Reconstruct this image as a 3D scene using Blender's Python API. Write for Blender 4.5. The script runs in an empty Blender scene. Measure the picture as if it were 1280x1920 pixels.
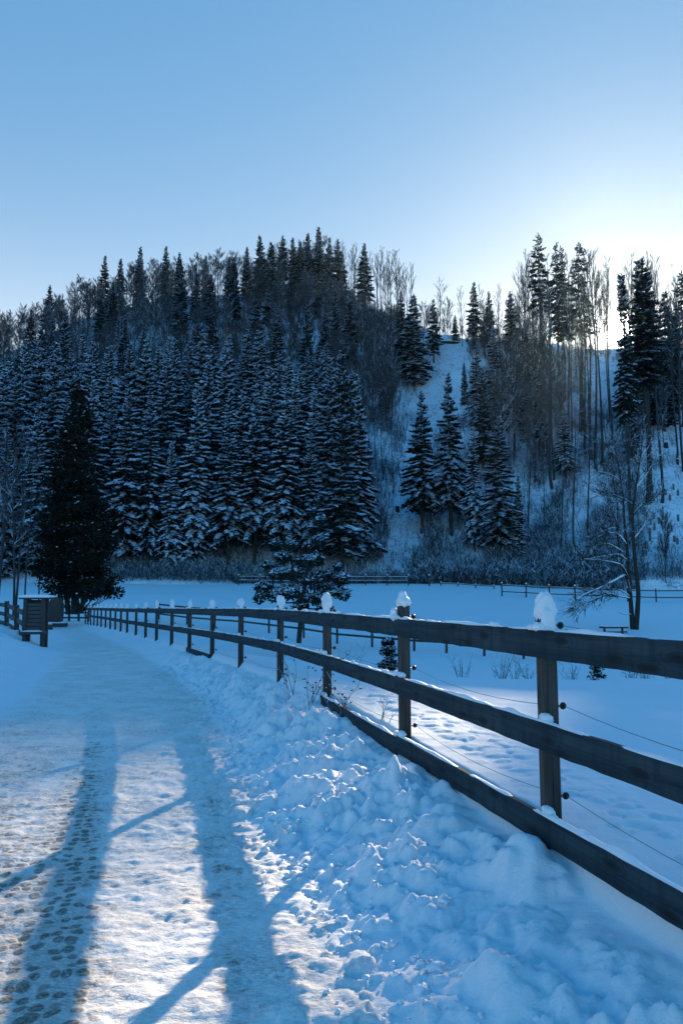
import bpy, math, random
import numpy as np
from math import radians as R, pi, sin, cos, atan2, sqrt

# ------------------------------------------------------------------ camera, sky, sun, exposure
SC = bpy.context.scene
COL = SC.collection
CAMH, PITCH, FPX = 1.45, math.atan(143 / 1500), 1500.0
cam_d = bpy.data.cameras.new("camera")
cam = bpy.data.objects.new("camera", cam_d)
COL.objects.link(cam)
cam.location = (0, 0, CAMH)
cam.rotation_euler = (R(90) + PITCH, 0, 0)
cam_d.sensor_fit = 'HORIZONTAL'
cam_d.sensor_width = 24.0
cam_d.lens = 24.0 * FPX / 1280.0
cam_d.clip_start = 0.05
cam_d.clip_end = 6000
SC.camera = cam

SUN_AZ, SUN_EL = 19.9, 17.05           # degrees right of +Y, above horizon
sd = (sin(R(SUN_AZ)) * cos(R(SUN_EL)), cos(R(SUN_AZ)) * cos(R(SUN_EL)), sin(R(SUN_EL)))
w = bpy.data.worlds.new("World"); SC.world = w; w.use_nodes = True
nt = w.node_tree; nt.nodes.clear()
N = nt.nodes.new; L = nt.links.new
out = N('ShaderNodeOutputWorld'); bg = N('ShaderNodeBackground')
sky = N('ShaderNodeTexSky'); sky.sky_type = 'NISHITA'; sky.sun_disc = False
sky.sun_elevation = R(SUN_EL); sky.sun_rotation = R(SUN_AZ)
sky.air_density = 1.0; sky.dust_density = 0.3; sky.ozone_density = 4.0
tint = N('ShaderNodeMix'); tint.data_type = 'RGBA'; tint.blend_type = 'MULTIPLY'
tint.inputs[0].default_value = 1.0
L(sky.outputs[0], tint.inputs[6]); tint.inputs[7].default_value = (1.1, 0.9, 0.6, 1)
tc = N('ShaderNodeTexCoord')
dot = N('ShaderNodeVectorMath'); dot.operation = 'DOT_PRODUCT'; dot.inputs[1].default_value = sd
L(tc.outputs['Generated'], dot.inputs[0])
def powr(e, k):
    mx = N('ShaderNodeMath'); mx.operation = 'MAXIMUM'; mx.inputs[1].default_value = 0.0001
    L(dot.outputs['Value'], mx.inputs[0])
    p = N('ShaderNodeMath'); p.operation = 'POWER'; p.inputs[1].default_value = e; L(mx.outputs[0], p.inputs[0])
    m = N('ShaderNodeMath'); m.operation = 'MULTIPLY'; m.inputs[1].default_value = k; L(p.outputs[0], m.inputs[0])
    return m.outputs[0]
def addc(prev, fac, col):
    sc = N('ShaderNodeVectorMath'); sc.operation = 'SCALE'; sc.inputs[0].default_value = col; L(fac, sc.inputs['Scale'])
    ad = N('ShaderNodeVectorMath'); ad.operation = 'ADD'; L(prev, ad.inputs[0]); L(sc.outputs[0], ad.inputs[1])
    return ad.outputs[0]
one = N('ShaderNodeValue'); one.outputs[0].default_value = 1.0
c = addc(tint.outputs[2], one.outputs[0], (0.3, 2.1, 4.75))          # cold air light over the whole sky
sz = N('ShaderNodeSeparateXYZ'); L(tc.outputs['Generated'], sz.inputs[0])
mz = N('ShaderNodeMath'); mz.operation = 'MAXIMUM'; mz.inputs[1].default_value = 0.28; L(sz.outputs[2], mz.inputs[0])
ex = N('ShaderNodeMath'); ex.operation = 'MULTIPLY'; ex.inputs[1].default_value = -9.0; L(mz.outputs[0], ex.inputs[0])
ez = N('ShaderNodeMath'); ez.operation = 'EXPONENT'; L(ex.outputs[0], ez.inputs[0])
c = addc(c, ez.outputs[0], (58.0, 44.0, 27.0))                      # paler towards the horizon
SKYK = [(1200, 6.0, (1.0, 0.93, 0.8)), (2500, 12.0, (1.0, 0.95, 0.85)), (6000, 160.0, (1.0, 0.92, 0.78)), (20000, 500.0, (1.0, 0.93, 0.8))]
for e, k, col in SKYK:
    c = addc(c, powr(e, k), col)
# deeper blue overhead and behind
mm = N('ShaderNodeMath'); mm.operation = 'SUBTRACT'; L(sz.outputs[2], mm.inputs[0]); L(sz.outputs[1], mm.inputs[1])
mr = N('ShaderNodeMapRange'); mr.interpolation_type = 'SMOOTHSTEP'; mr.inputs['From Min'].default_value = -.12; mr.inputs['From Max'].default_value = .5; L(mm.outputs[0], mr.inputs['Value'])
deep = N('ShaderNodeMix'); deep.data_type = 'RGBA'; deep.blend_type = 'MULTIPLY'; L(mr.outputs[0], deep.inputs[0]); L(c, deep.inputs[6]); deep.inputs[7].default_value = (.33, .88, 1.1, 1)
rear = N('ShaderNodeMapRange'); rear.inputs['From Min'].default_value = .75; rear.inputs['From Max'].default_value = .2; L(sz.outputs[2], rear.inputs['Value'])
dcol = N('ShaderNodeMix'); dcol.data_type = 'RGBA'; L(rear.outputs[0], dcol.inputs[0]); dcol.inputs[6].default_value = (.11, .84, 1.05, 1); dcol.inputs[7].default_value = (.72, 1.0, 1.08, 1)
L(dcol.outputs[2], deep.inputs[7])
c = deep.outputs[2]
L(c, bg.inputs[0]); bg.inputs[1].default_value = 0.041
L(bg.outputs[0], out.inputs[0])

sl = bpy.data.lights.new("sun", 'SUN'); sl.energy = 5.0; sl.angle = R(0.5); sl.color = (1.0, 0.79, 0.55)
so = bpy.data.objects.new("sun", sl); COL.objects.link(so)
so.rotation_euler = (R(90 - SUN_EL), 0, R(180 - SUN_AZ))
so.location = (30, 80, 120)
SC.view_settings.view_transform = 'Standard'; SC.view_settings.look = 'None'
SC.view_settings.exposure = 1.3; SC.view_settings.gamma = 1.0
SC.cycles.volume_bounces = 0; SC.cycles.max_bounces = 6; SC.cycles.diffuse_bounces = 3
SC.cycles.transparent_max_bounces = 8

# ------------------------------------------------------------------ pixel <-> world (1280 x 1920 frame of the photo)
cp, sp_ = cos(PITCH), sin(PITCH)
def ray(px, py):
    x, y = (px - 640) / FPX, (960 - py) / FPX
    return np.array([x, cp - y * sp_, y * cp + sp_])
def proj(X, Y, Z):
    z = Z - CAMH
    d = Y * cp + z * sp_; v = -Y * sp_ + z * cp
    return 640 + FPX * X / d, 960 - FPX * v / d
def at(px, py, Y):
    d = ray(px, py); k = Y / d[1]
    return np.array([d[0] * k, Y, CAMH + d[2] * k])

# ------------------------------------------------------------------ noise
def _h(ix, iy, s):
    n = (ix.astype(np.int64) * 374761393 + iy.astype(np.int64) * 668265263 + s * 1274126177) & 0xffffffff
    n = ((n ^ (n >> 13)) * 1274126177) & 0xffffffff
    n = n ^ (n >> 16)
    return (n & 0xffffff) / float(0xffffff)
def vnoise(x, y, s=0):
    ix, iy = np.floor(x), np.floor(y); fx, fy = x - ix, y - iy
    def g(dx, dy):
        a = _h(ix + dx, iy + dy, s) * 2 * pi
        return np.cos(a) * (fx - dx) + np.sin(a) * (fy - dy)
    u = fx * fx * fx * (fx * (fx * 6 - 15) + 10); v = fy * fy * fy * (fy * (fy * 6 - 15) + 10)
    a = g(0, 0) * (1 - u) + g(1, 0) * u; b = g(0, 1) * (1 - u) + g(1, 1) * u
    return (a * (1 - v) + b * v) * 1.4
def fbm(x, y, s=0, o=4, gain=.5):
    r = 0; a = 1.0
    for k in range(o):
        r = r + a * vnoise(x * 2 ** k, y * 2 ** k, s + k * 17); a *= gain
    return r
def worley(x, y, s=0):
    ix, iy = np.floor(x), np.floor(y); best = np.full(x.shape, 9.0); idv = np.zeros(x.shape)
    for dx in (-1, 0, 1):
        for dy in (-1, 0, 1):
            cx, cy = ix + dx, iy + dy
            qx = cx + _h(cx, cy, s); qy = cy + _h(cx, cy, s + 5)
            d = (x - qx) ** 2 + (y - qy) ** 2
            m = d < best
            best = np.where(m, d, best); idv = np.where(m, _h(cx, cy, s + 9), idv)
    return np.sqrt(best), idv
def sst(a, b, x):
    t = np.clip((x - a) / (b - a), 0, 1); return t * t * (3 - 2 * t)

# ------------------------------------------------------------------ fence line (solved from equal post spacing)
FPXL = [757, 614, 527, 453.7, 400.5, 358, 324.7, 296.5, 276.5, 258.5, 242, 230, 219.7, 210.5, 201.5, 193.5, 186.5, 180, 174, 169, 164]
FP = [(0.968, 3.80)]
for i, p in enumerate(FPXL):
    s = [2.17, 2.40, 2.4, 2.4][i] if i < 4 else 2.5
    u = (p - 640) / FPX; X0, Y0 = FP[-1]
    a_, b_, c_ = u * u + 1, -2 * (u * X0 + Y0), X0 * X0 + Y0 * Y0 - s * s
    FP.append((u * (-b_ + sqrt(max(b_ * b_ - 4 * a_ * c_, 0))) / (2 * a_), (-b_ + sqrt(max(b_ * b_ - 4 * a_ * c_, 0))) / (2 * a_)))
FP = [(2.489, -2.53), (1.982, -.42), (1.475, 1.69)] + FP
FX = np.array([p[0] for p in FP]); FY = np.array([p[1] for p in FP])
FEND = FP[-1][1]
def xf(Y): return np.interp(Y, FY, FX)
def ztop(Y): return CAMH - np.interp(Y, [-5, 2.8, 3.74, 5.85, 8.2, 10.4, 12.7, 20, 28, 40, 50, 60], [.13, .172, .187, .219, .243, .274, .318, .50, .70, .975, 1.22, 1.47])
def zfen(Y): return np.interp(Y, [-5, 3.8, 5.9, 8.2, 10.4, 12.7, 15, 20, 26, 30, 42, 55], [.36, .36, .36, .37, .32, .28, .23, .10, -.06, -.16, -.52, -.95])

# ------------------------------------------------------------------ terrain height
def zpath(Y): return np.interp(Y, [-50, 0, 6, 12, 20, 28, 55, 70, 90], [0, 0, 0, -.04, -.13, -.3, -1.0, -.5, 1.0])
def xleft(Y): return np.interp(Y, [-50, 0, 6, 11, 20, 28, 40, 55], [-3.4, -3.4, -3.5, -4.3, -7.0, -9.6, -14.5, -22])
FLD_Y = [-100, 0, 6, 9, 13, 17, 25, 36, 45, 60, 75, 90, 104, 112]
FLD_Z = [.35, .35, .35, .25, -.02, -.6, -1.35, -1.75, -1.6, -.95, 0.0, 1.1, 2.2, 3.0]
def zfield(X, Y):
    z = np.interp(Y, FLD_Y, FLD_Z)
    z = z + .55 * sst(9, 16, X) * sst(30, 40, Y) * (1 - sst(60, 80, Y))
    z = z - .8 * sst(12, 35, X) * sst(70, 100, Y)
    return z + .10 * fbm(X * .13, Y * .13, 3) * sst(5, 20, Y) + .02 * fbm(X * .9, Y * .9, 31)
CR = [(-400, 790), (-150, 730), (0, 665), (150, 600), (300, 560), (450, 548), (600, 545), (700, 575), (780, 608), (830, 628), (900, 632), (1000, 640), (1070, 651), (1120, 655), (1180, 656), (1230, 655), (1280, 652), (1500, 640), (1800, 640)]
_cr = [ray(p, q) for p, q in CR]
CRA = np.array([d[0] / d[1] for d in _cr]); CRT = np.array([d[2] / d[1] for d in _cr])
CRD_P = np.array([(px - 640) / FPX for px in (-400, 0, 300, 600, 750, 830, 900, 1000, 1280, 1800)]); CRD = [240, 235, 235, 215, 195, 180, 176, 176, 170, 170]
def hill(X, Y):
    Ys = np.maximum(Y, 60); a = np.clip(X / Ys, -.85, .95)
    t = np.interp(a, CRA, CRT); Dc = np.interp(a, CRD_P, CRD)
    zc = CAMH + t * Dc
    Y0 = 104 + 3 * np.sin(a * 9 + .5); z0 = 2.4
    s = (Y - Y0) / (Dc - Y0)
    up = z0 + (zc - z0) * np.clip(s, 0, 1) ** 1.12
    bump = fbm(X * .035, Y * .035, 8, 3) * 3.2 * np.sin(np.clip(s, 0, 1) * pi) + .5 * fbm(X * .2, Y * .2, 12, 3) * np.clip(s * 4, 0, 1) * (1 - .8 * np.clip(s * 6 - 5, 0, 1))
    # gully left of centre-right
    gx = np.interp(Y, [104, 130, 160, 190], [(735 - 640) / 1500, (760 - 640) / 1500, (800 - 640) / 1500, (845 - 640) / 1500])
    gul = -2.2 * np.exp(-((a - gx) / .028) ** 2) * np.sin(np.clip(s, 0, 1) * pi)
    dn = np.maximum(Y - Dc, 0)
    back = np.minimum(dn * .22 + dn * dn * .0006, zc - 4)
    return up + bump + gul - back + .7 * fbm(X * .16, Y * .16, 14, 3) * np.clip(s * 5 - 4, 0, 1), s
def H(X, Y, detail=True):
    X = np.asarray(X, float); Y = np.asarray(Y, float)
    f = xf(Y)
    fld = zfield(X, Y)
    bl = sst(0, 4.5, X - f)
    right = (zfen(Y) + .02) * (1 - bl) + fld * bl
    right = np.where(Y > FEND, fld, right)
    p = zpath(Y)
    # left bank
    xl = xleft(Y)
    lb = sst(0, 1.6, xl - X)
    left = p + lb * (.30 + .13 * np.clip(xl - X - 1, 0, 9))
    left = left * (1 - sst(48, 66, Y)) + zfield(X, Y) * sst(48, 66, Y)
    pf = p * (1 - sst(55, 75, Y)) + fld * sst(55, 75, Y)
    # right bank
    wd = np.interp(Y, [0, 3, 6, 10, 20, 60], [1.0, 1.05, 1.15, .95, .8, .8]) + .12 * vnoise(Y * .9, Y * 0 + .5, 4)
    t = (X - (f - wd)) / wd
    base = zfen(Y) - .08 - .12 * (1 - sst(1.5, 7, Y))
    bank = p + (base - p) * np.clip(t, 0, 1) ** 1.35
    if detail:
        m = sst(-.12, .45, t) * (1 - sst(.72, 1.03, t)) * (1 - .6 * sst(9, 20, Y)) * (1 - .55 * (1 - sst(1.5, 3.6, Y + .0 * X)) * sst(.5, .9, t))
        wx = X + .05 * vnoise(X * 6, Y * 6, 51) + .02 * vnoise(X * 19, Y * 19, 53); wy = Y + .05 * vnoise(X * 6 + 9, Y * 6, 52) + .02 * vnoise(X * 19, Y * 19 + 7, 54)
        F1, i1 = worley(wx * 3.1, wy * 3.1, 60); F2, i2 = worley(wx * 7.5, wy * 7.5, 61); F3, i3 = worley(wx * 18, wy * 18, 62)
        l1 = np.sqrt(np.clip(1 - (F1 / (.42 + .35 * i1)) ** 2, 0, 1)) * (i1 > .25) * (.5 + .7 * i1)
        l2 = np.sqrt(np.clip(1 - (F2 / (.35 + .4 * i2)) ** 2, 0, 1)) * (i2 > .35)
        l3 = np.sqrt(np.clip(1 - (F3 / (.35 + .4 * i3)) ** 2, 0, 1)) * (i3 > .35)
        mod = .55 + .75 * np.clip(vnoise(X * 1.1, Y * 1.1, 71) + .35, 0, 1)
        bw = lambda k, sd: np.abs(vnoise(X * k + .12 * k * .2 * vnoise(X * 3, Y * 3, sd + 40), Y * k, sd))
        soft = sst(.25, .9, t) * (1 - sst(4.5, 7, Y))
        lump = (.20 * bw(1.9, 301) + (.115 - .02 * soft) * bw(4.7, 302) + (.066 - .034 * soft) * bw(10.5, 303) * (.5 + 1.2 * bw(1.3, 310)) + (.038 - .028 * soft) * bw(21, 304) + (.019 - .013 * soft) * bw(43, 305) + .03 * l2 * (i2 > .7) + .012 * l3 * (i3 > .6)) * mod - .02
        left_m = sst(-.05, .3, t)
        bank = bank + lump * m
        # spill of crumbs on to the path
        cr = np.exp(-np.clip((-t) * 2.6, 0, 9)) * (t < .12) * (Y < 16)
        bank = bank + cr * (.018 * l3 * (i3 > .55) + .03 * l2 * (i2 > .82))
        # trampled texture of the path
        pm = sst(0, .4, X - xl + .2) * (1 - sst(-.2, .1, t)) * (1 - sst(14, 30, Y))
        pr = .009 * fbm(X * 5, Y * 7, 80, 5, .66) + .011 * np.clip(fbm(X * 2.2, Y * 3.2, 83, 3), -.3, 1) + .004 * np.abs(fbm(X * 22, Y * 26, 85, 2))
        bank = bank + pr * pm
        # piles reaching the bottom rail
        for (cx, cy, r, h) in ((.84, 3.72, .19, .18), (.62, 4.9, .12, .10), (.50, 5.3, .14, .08), (.56, 2.75, .2, .06), (.05, 7.2, .2, .06), (.35, 3.9, .22, .05)):
            d = np.sqrt((X - cx) ** 2 + (Y - cy) ** 2 * .7) + .03 * vnoise(X * 12, Y * 12, 90)
            bank = bank + .8 * h * np.exp(-(d / (r * .85)) ** 2 * (1 + .8 * vnoise(X * 9, Y * 9, 93))) * sst(1.05, .9, t)
        left = left + lb * (1 - sst(30, 48, Y)) * (.09 * fbm(X * 1.4, Y * 1.4, 91, 4) + .14 * bw(2.6, 401) + .08 * bw(6.1, 402) * (1 - sst(14, 30, Y)) + .03 * bw(14, 403) * (1 - sst(10, 20, Y)))
        fldd = (.006 * fbm(X * 3, Y * 3, 95, 3) + .012 * fbm(X * .8, Y * .8, 96, 2) - .028 * np.exp(-(((X - 1.05) / .09) ** 2 + ((Y - 6.35) / .13) ** 2)))
        right = right + fldd * (Y < 30)
        rough = sst(0, .6, X - f) * (1 - sst(.2, .9, X - f)) * (Y < 9)
        right = right + rough * .03 * l2
    near = np.where(X < xl, left, bank)
    mid = np.where(X > f, right, near)
    sm = sst(-.05, .05, X - f); mid = np.where(np.abs(X - f) < .05, bank * (1 - sm) + right * sm, mid)
    mid = np.where(Y > FEND, np.where(X < xl, left, np.where(X > f + 3, fld, pf)), mid)
    hz, s = hill(X, Y)
    return np.where(s > 0, np.maximum(mid * 0 + hz, 2.0), mid)
def Hs(x, y): return float(H(np.array([float(x)]), np.array([float(y)]))[0])
def ground_hit(px, py, ymin=20, ymax=240):
    """first point where the sight line through a photo pixel meets the terrain"""
    d = ray(px, py); Y = np.linspace(ymin, ymax, 1800); k = Y / d[1]
    X = d[0] * k; Z = CAMH + d[2] * k
    h = H(X, Y, False); i = np.argmax(Z <= h)
    if Z[i] > h[i]: return None
    return float(X[i]), float(Y[i]), float(h[i])

# ------------------------------------------------------------------ materials
def mat(name, col=(.5, .5, .5), rough=.7):
    m = bpy.data.materials.new(name); m.use_nodes = True
    b = m.node_tree.nodes['Principled BSDF']; b.inputs['Base Color'].default_value = (*col, 1); b.inputs['Roughness'].default_value = rough
    return m, m.node_tree, b
def nd(t, typ, **kw):
    n = t.nodes.new(typ)
    for k, v in kw.items(): setattr(n, k, v)
    return n
def noise(t, scale, detail=4, rough=.55, vec=None, dist=0):
    n = nd(t, 'ShaderNodeTexNoise'); n.inputs['Scale'].default_value = scale; n.inputs['Detail'].default_value = detail
    n.inputs['Roughness'].default_value = rough; n.inputs['Distortion'].default_value = dist
    if vec is not None: t.links.new(vec, n.inputs['Vector'])
    return n
def ramp(t, fac, stops):
    r = nd(t, 'ShaderNodeValToRGB'); e = r.color_ramp.elements
    while len(e) < len(stops): e.new(.5)
    for i, (p, c) in enumerate(stops):
        e[i].position = p; e[i].color = c if len(c) == 4 else (*c, 1)
    t.links.new(fac, r.inputs[0]); return r.outputs[0]
def mixc(t, fac, a, b, bt='MIX'):
    m = nd(t, 'ShaderNodeMix', data_type='RGBA', blend_type=bt)
    for s, v in ((0, fac), (6, a), (7, b)):
        if hasattr(v, 'links') or hasattr(v, 'is_linked'): t.links.new(v, m.inputs[s])
        elif isinstance(v, (int, float)): m.inputs[s].default_value = v
        else: m.inputs[s].default_value = (*v, 1)
    return m.outputs[2]
def mth(t, op, a, b=0.0, clamp=False):
    m = nd(t, 'ShaderNodeMath', operation=op); m.use_clamp = clamp
    for s, v in ((0, a), (1, b)):
        if hasattr(v, 'is_linked'): t.links.new(v, m.inputs[s])
        else: m.inputs[s].default_value = v
    return m.outputs[0]
def mapping(t, vec, scale=(1, 1, 1), rot=(0, 0, 0)):
    m = nd(t, 'ShaderNodeMapping'); m.inputs['Scale'].default_value = scale; m.inputs['Rotation'].default_value = rot
    t.links.new(vec, m.inputs['Vector']); return m.outputs[0]
def bump(t, b, h, strength=.4, dist=.02, prev=None):
    n = nd(t, 'ShaderNodeBump'); n.inputs['Strength'].default_value = strength; n.inputs['Distance'].default_value = dist
    t.links.new(h, n.inputs['Height'])
    if prev is not None: t.links.new(prev, n.inputs['Normal'])
    t.links.new(n.outputs[0], b.inputs['Normal']); return n.outputs[0]
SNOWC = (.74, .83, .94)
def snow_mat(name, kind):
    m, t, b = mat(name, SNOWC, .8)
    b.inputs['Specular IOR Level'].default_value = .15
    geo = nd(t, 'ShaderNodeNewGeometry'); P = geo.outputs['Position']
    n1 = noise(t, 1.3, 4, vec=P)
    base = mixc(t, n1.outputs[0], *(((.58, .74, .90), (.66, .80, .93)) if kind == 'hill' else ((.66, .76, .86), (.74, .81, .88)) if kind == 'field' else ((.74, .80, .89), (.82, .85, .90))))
    if kind == 'field':
        n2 = noise(t, 55, 3, vec=P); bump(t, b, n2.outputs[0], .25, .01)
        t.links.new(base, b.inputs['Base Color'])
    elif kind == 'hill':
        n2 = noise(t, .35, 6, .65, vec=P); n3 = noise(t, 2.2, 5, .7, vec=P)
        f = mth(t, 'MULTIPLY', ramp(t, n2.outputs[0], [(.40, (0, 0, 0)), (.60, (1, 1, 1))]), ramp(t, n3.outputs[0], [(.46, (0, 0, 0)), (.62, (1, 1, 1))]))
        col = mixc(t, mth(t, 'MULTIPLY', f, .75), base, (.07, .065, .05))
        t.links.new(col, b.inputs['Base Color'])
    else:
        at_ = nd(t, 'ShaderNodeAttribute', attribute_name='path'); pth = at_.outputs['Fac']
        sx = nd(t, 'ShaderNodeSeparateXYZ'); t.links.new(P, sx.inputs[0])
        # cobbles: warped cells, longer across the line of sight
        wv = noise(t, 3, 2, vec=P)
        wp = nd(t, 'ShaderNodeVectorMath', operation='MULTIPLY_ADD'); t.links.new(wv.outputs['Color'], wp.inputs[0]); wp.inputs[1].default_value = (.06, .06, 0); t.links.new(P, wp.inputs[2])
        mp = mapping(t, wp.outputs[0], (14.5, 13.5, 0), (0, 0, R(-14)))
        vo = nd(t, 'ShaderNodeTexVoronoi', feature='F1', voronoi_dimensions='2D'); vo.inputs['Scale'].default_value = 1; vo.inputs['Randomness'].default_value = .6
        t.links.new(mp, vo.inputs['Vector'])
        vsep = nd(t, 'ShaderNodeSeparateXYZ'); t.links.new(vo.outputs['Color'], vsep.inputs[0])
        ragg = noise(t, 34, 3, .6, vec=P)
        vd = mth(t, 'ADD', vo.outputs['Distance'], mth(t, 'ADD', mth(t, 'MULTIPLY', ragg.outputs[0], .22), mth(t, 'MULTIPLY', vsep.outputs[0], .13)))
        stone = ramp(t, vd, [(.46, (1, 1, 1)), (.60, (0, 0, 0))])
        stone = mth(t, 'MULTIPLY', stone, mth(t, 'MULTIPLY', mth(t, 'SUBTRACT', vsep.outputs[1], .12), 6.0, True))
        # where the snow is worn off: wheel tracks and blotches
        na = noise(t, .9, 3, .6, vec=P); nb = noise(t, 5.5, 4, .7, vec=mapping(t, P, (1, 1.6, 1))); nc = noise(t, 28, 4, .7, vec=mapping(t, P, (1, 2.2, 1)))
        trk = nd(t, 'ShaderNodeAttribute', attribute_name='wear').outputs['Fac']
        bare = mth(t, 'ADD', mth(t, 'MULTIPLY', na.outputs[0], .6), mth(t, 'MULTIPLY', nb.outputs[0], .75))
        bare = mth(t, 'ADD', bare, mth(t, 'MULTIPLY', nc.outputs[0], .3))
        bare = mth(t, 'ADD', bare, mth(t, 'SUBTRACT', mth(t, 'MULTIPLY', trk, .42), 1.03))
        thin = mth(t, 'MULTIPLY', bare, 5.5, True)
        sfac = mth(t, 'MULTIPLY', mth(t, 'MULTIPLY', thin, stone), pth, True)
        frost = noise(t, 60, 3, .7, vec=P)
        sfac = mth(t, 'MULTIPLY', sfac, ramp(t, frost.outputs[0], [(.3, (.35, .35, .35)), (.6, (1, 1, 1))]))
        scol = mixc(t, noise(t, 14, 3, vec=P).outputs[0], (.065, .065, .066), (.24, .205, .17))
        # grit and brown stain in the packed snow
        gr = noise(t, 2.1, 5, .7, vec=P); gr2 = noise(t, 40, 4, .75, vec=mapping(t, P, (1, 2.5, 1)))
        gf = mth(t, 'MULTIPLY', ramp(t, gr.outputs[0], [(.33, (0, 0, 0)), (.62, (1, 1, 1))]), ramp(t, gr2.outputs[0], [(.42, (0, 0, 0)), (.58, (1, 1, 1))]))
        gf = mth(t, 'ADD', mth(t, 'MULTIPLY', gf, .62), mth(t, 'MULTIPLY', thin, .28))
        gf = mth(t, 'MULTIPLY', gf, pth, True)
        packed = mixc(t, pth, base, (.80, .81, .83))
        col = mixc(t, gf, packed, (.25, .215, .185))
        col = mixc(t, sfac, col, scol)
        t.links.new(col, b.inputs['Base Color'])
        hh = mth(t, 'ADD', mth(t, 'MULTIPLY', noise(t, 38, 5, .7, vec=P).outputs[0], 1.0), mth(t, 'MULTIPLY', nc.outputs[0], 1.0))
        hh = mth(t, 'SUBTRACT', hh, mth(t, 'MULTIPLY', mth(t, 'MULTIPLY', thin, pth), mth(t, 'SUBTRACT', .6, stone)))
        bump(t, b, hh, .5, .011)
    return m
M = {}
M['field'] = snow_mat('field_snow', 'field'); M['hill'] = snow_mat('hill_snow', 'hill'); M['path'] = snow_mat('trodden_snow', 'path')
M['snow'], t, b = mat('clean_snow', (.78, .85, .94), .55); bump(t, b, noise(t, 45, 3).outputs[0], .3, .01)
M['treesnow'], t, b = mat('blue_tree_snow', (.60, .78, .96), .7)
def wood(name, c1, c2, along=(1.2, 22, 22), knots=True):
    m, t, b = mat(name, c1, .8); b.inputs['Specular IOR Level'].default_value = .2
    tcx = nd(t, 'ShaderNodeTexCoord').outputs['Object']
    n = noise(t, 1.0, 6, .65, vec=mapping(t, tcx, along), dist=.4); n2 = noise(t, 1.7, 3, vec=tcx)
    col = mixc(t, ramp(t, n.outputs[0], [(.38, (0, 0, 0)), (.62, (1, 1, 1))]), c1, c2)
    col = mixc(t, ramp(t, n2.outputs[0], [(.3, (0, 0, 0)), (.75, (.6, .6, .6))]), col, tuple(x * .6 for x in c1))
    if knots:
        oi = nd(t, 'ShaderNodeObjectInfo'); sp = nd(t, 'ShaderNodeSeparateXYZ'); t.links.new(tcx, sp.inputs[0]); cb = nd(t, 'ShaderNodeCombineXYZ')
        la, lb = (0, 2) if along[0] < 5 else (2, 0)
        t.links.new(mth(t, 'ADD', mth(t, 'MULTIPLY', sp.outputs[la], 2.3), mth(t, 'MULTIPLY', oi.outputs['Random'], 37.0)), cb.inputs[0])
        across = mth(t, 'MULTIPLY', sp.outputs[lb], 8.0) if la == 0 else mth(t, 'MULTIPLY', mth(t, 'ADD', sp.outputs[0], sp.outputs[1]), 8.0)
        t.links.new(mth(t, 'ADD', across, mth(t, 'MULTIPLY', oi.outputs['Random'], 11.0)), cb.inputs[1])
        v = nd(t, 'ShaderNodeTexVoronoi', feature='F1', voronoi_dimensions='2D'); v.inputs['Scale'].default_value = 1.0; t.links.new(cb.outputs[0], v.inputs['Vector'])
        wob = mth(t, 'ADD', v.outputs['Distance'], mth(t, 'MULTIPLY', n2.outputs[0], .1))
        col = mixc(t, ramp(t, wob, [(.10, (.9, .9, .9)), (.24, (0, 0, 0))]), col, (.008, .010, .012))
        rg = mth(t, 'SINE', mth(t, 'MULTIPLY', v.outputs['Distance'], 60.0))
        col = mixc(t, mth(t, 'MULTIPLY', ramp(t, v.outputs['Distance'], [(.15, (.35, .35, .35)), (.45, (0, 0, 0))]), mth(t, 'MAXIMUM', rg, 0.0)), col, tuple(x * .4 for x in c1))
        stn = noise(t, 1.0, 4, .6, vec=mapping(t, tcx, (9, 3, 1.5) if la == 0 else (9, 9, 2)))
        col = mixc(t, ramp(t, stn.outputs[0], [(.5, (0, 0, 0)), (.72, (.7, .7, .7))]), col, tuple(x * .45 for x in c1))
        ck = noise(t, 1.0, 3, .6, vec=mapping(t, tcx, (.8, 60, 60) if la == 0 else (60, 60, .8)))
        col = mixc(t, ramp(t, ck.outputs[0], [(.60, (0, 0, 0)), (.66, (.8, .8, .8))]), col, (.008, .009, .010))
    t.links.new(col, b.inputs['Base Color']); bump(t, b, n.outputs[0], .8, .008)
    return m
M['board'] = wood('weathered_board', (.010, .030, .043), (.036, .064, .082))
M['post'] = wood('weathered_post', (.042, .042, .042), (.092, .09, .088), (22, 22, 1.2))
M['farwood'], _, _ = mat('dark_old_wood', (.045, .045, .048), .85)
M['black'], _, _ = mat('black_plastic', (.012, .012, .014), .35)
M['wire'], _, _ = mat('steel_wire', (.16, .17, .18), .5)
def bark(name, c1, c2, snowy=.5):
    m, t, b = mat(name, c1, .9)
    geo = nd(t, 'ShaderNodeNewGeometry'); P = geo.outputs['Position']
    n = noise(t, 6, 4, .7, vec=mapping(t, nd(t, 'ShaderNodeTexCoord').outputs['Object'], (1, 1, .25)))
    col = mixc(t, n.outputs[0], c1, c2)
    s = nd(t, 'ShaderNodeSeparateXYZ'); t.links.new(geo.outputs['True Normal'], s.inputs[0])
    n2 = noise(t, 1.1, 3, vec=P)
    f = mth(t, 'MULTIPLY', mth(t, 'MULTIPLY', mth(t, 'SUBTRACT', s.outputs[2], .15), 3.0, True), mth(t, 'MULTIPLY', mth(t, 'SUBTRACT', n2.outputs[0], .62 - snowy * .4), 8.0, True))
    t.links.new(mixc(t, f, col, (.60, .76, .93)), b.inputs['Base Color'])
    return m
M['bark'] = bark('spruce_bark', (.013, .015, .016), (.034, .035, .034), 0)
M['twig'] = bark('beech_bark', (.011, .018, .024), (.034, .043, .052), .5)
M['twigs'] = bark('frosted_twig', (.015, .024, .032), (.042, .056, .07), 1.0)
M['bare'] = bark('maple_bark', (.012, .012, .012), (.035, .033, .03), .75)
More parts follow.
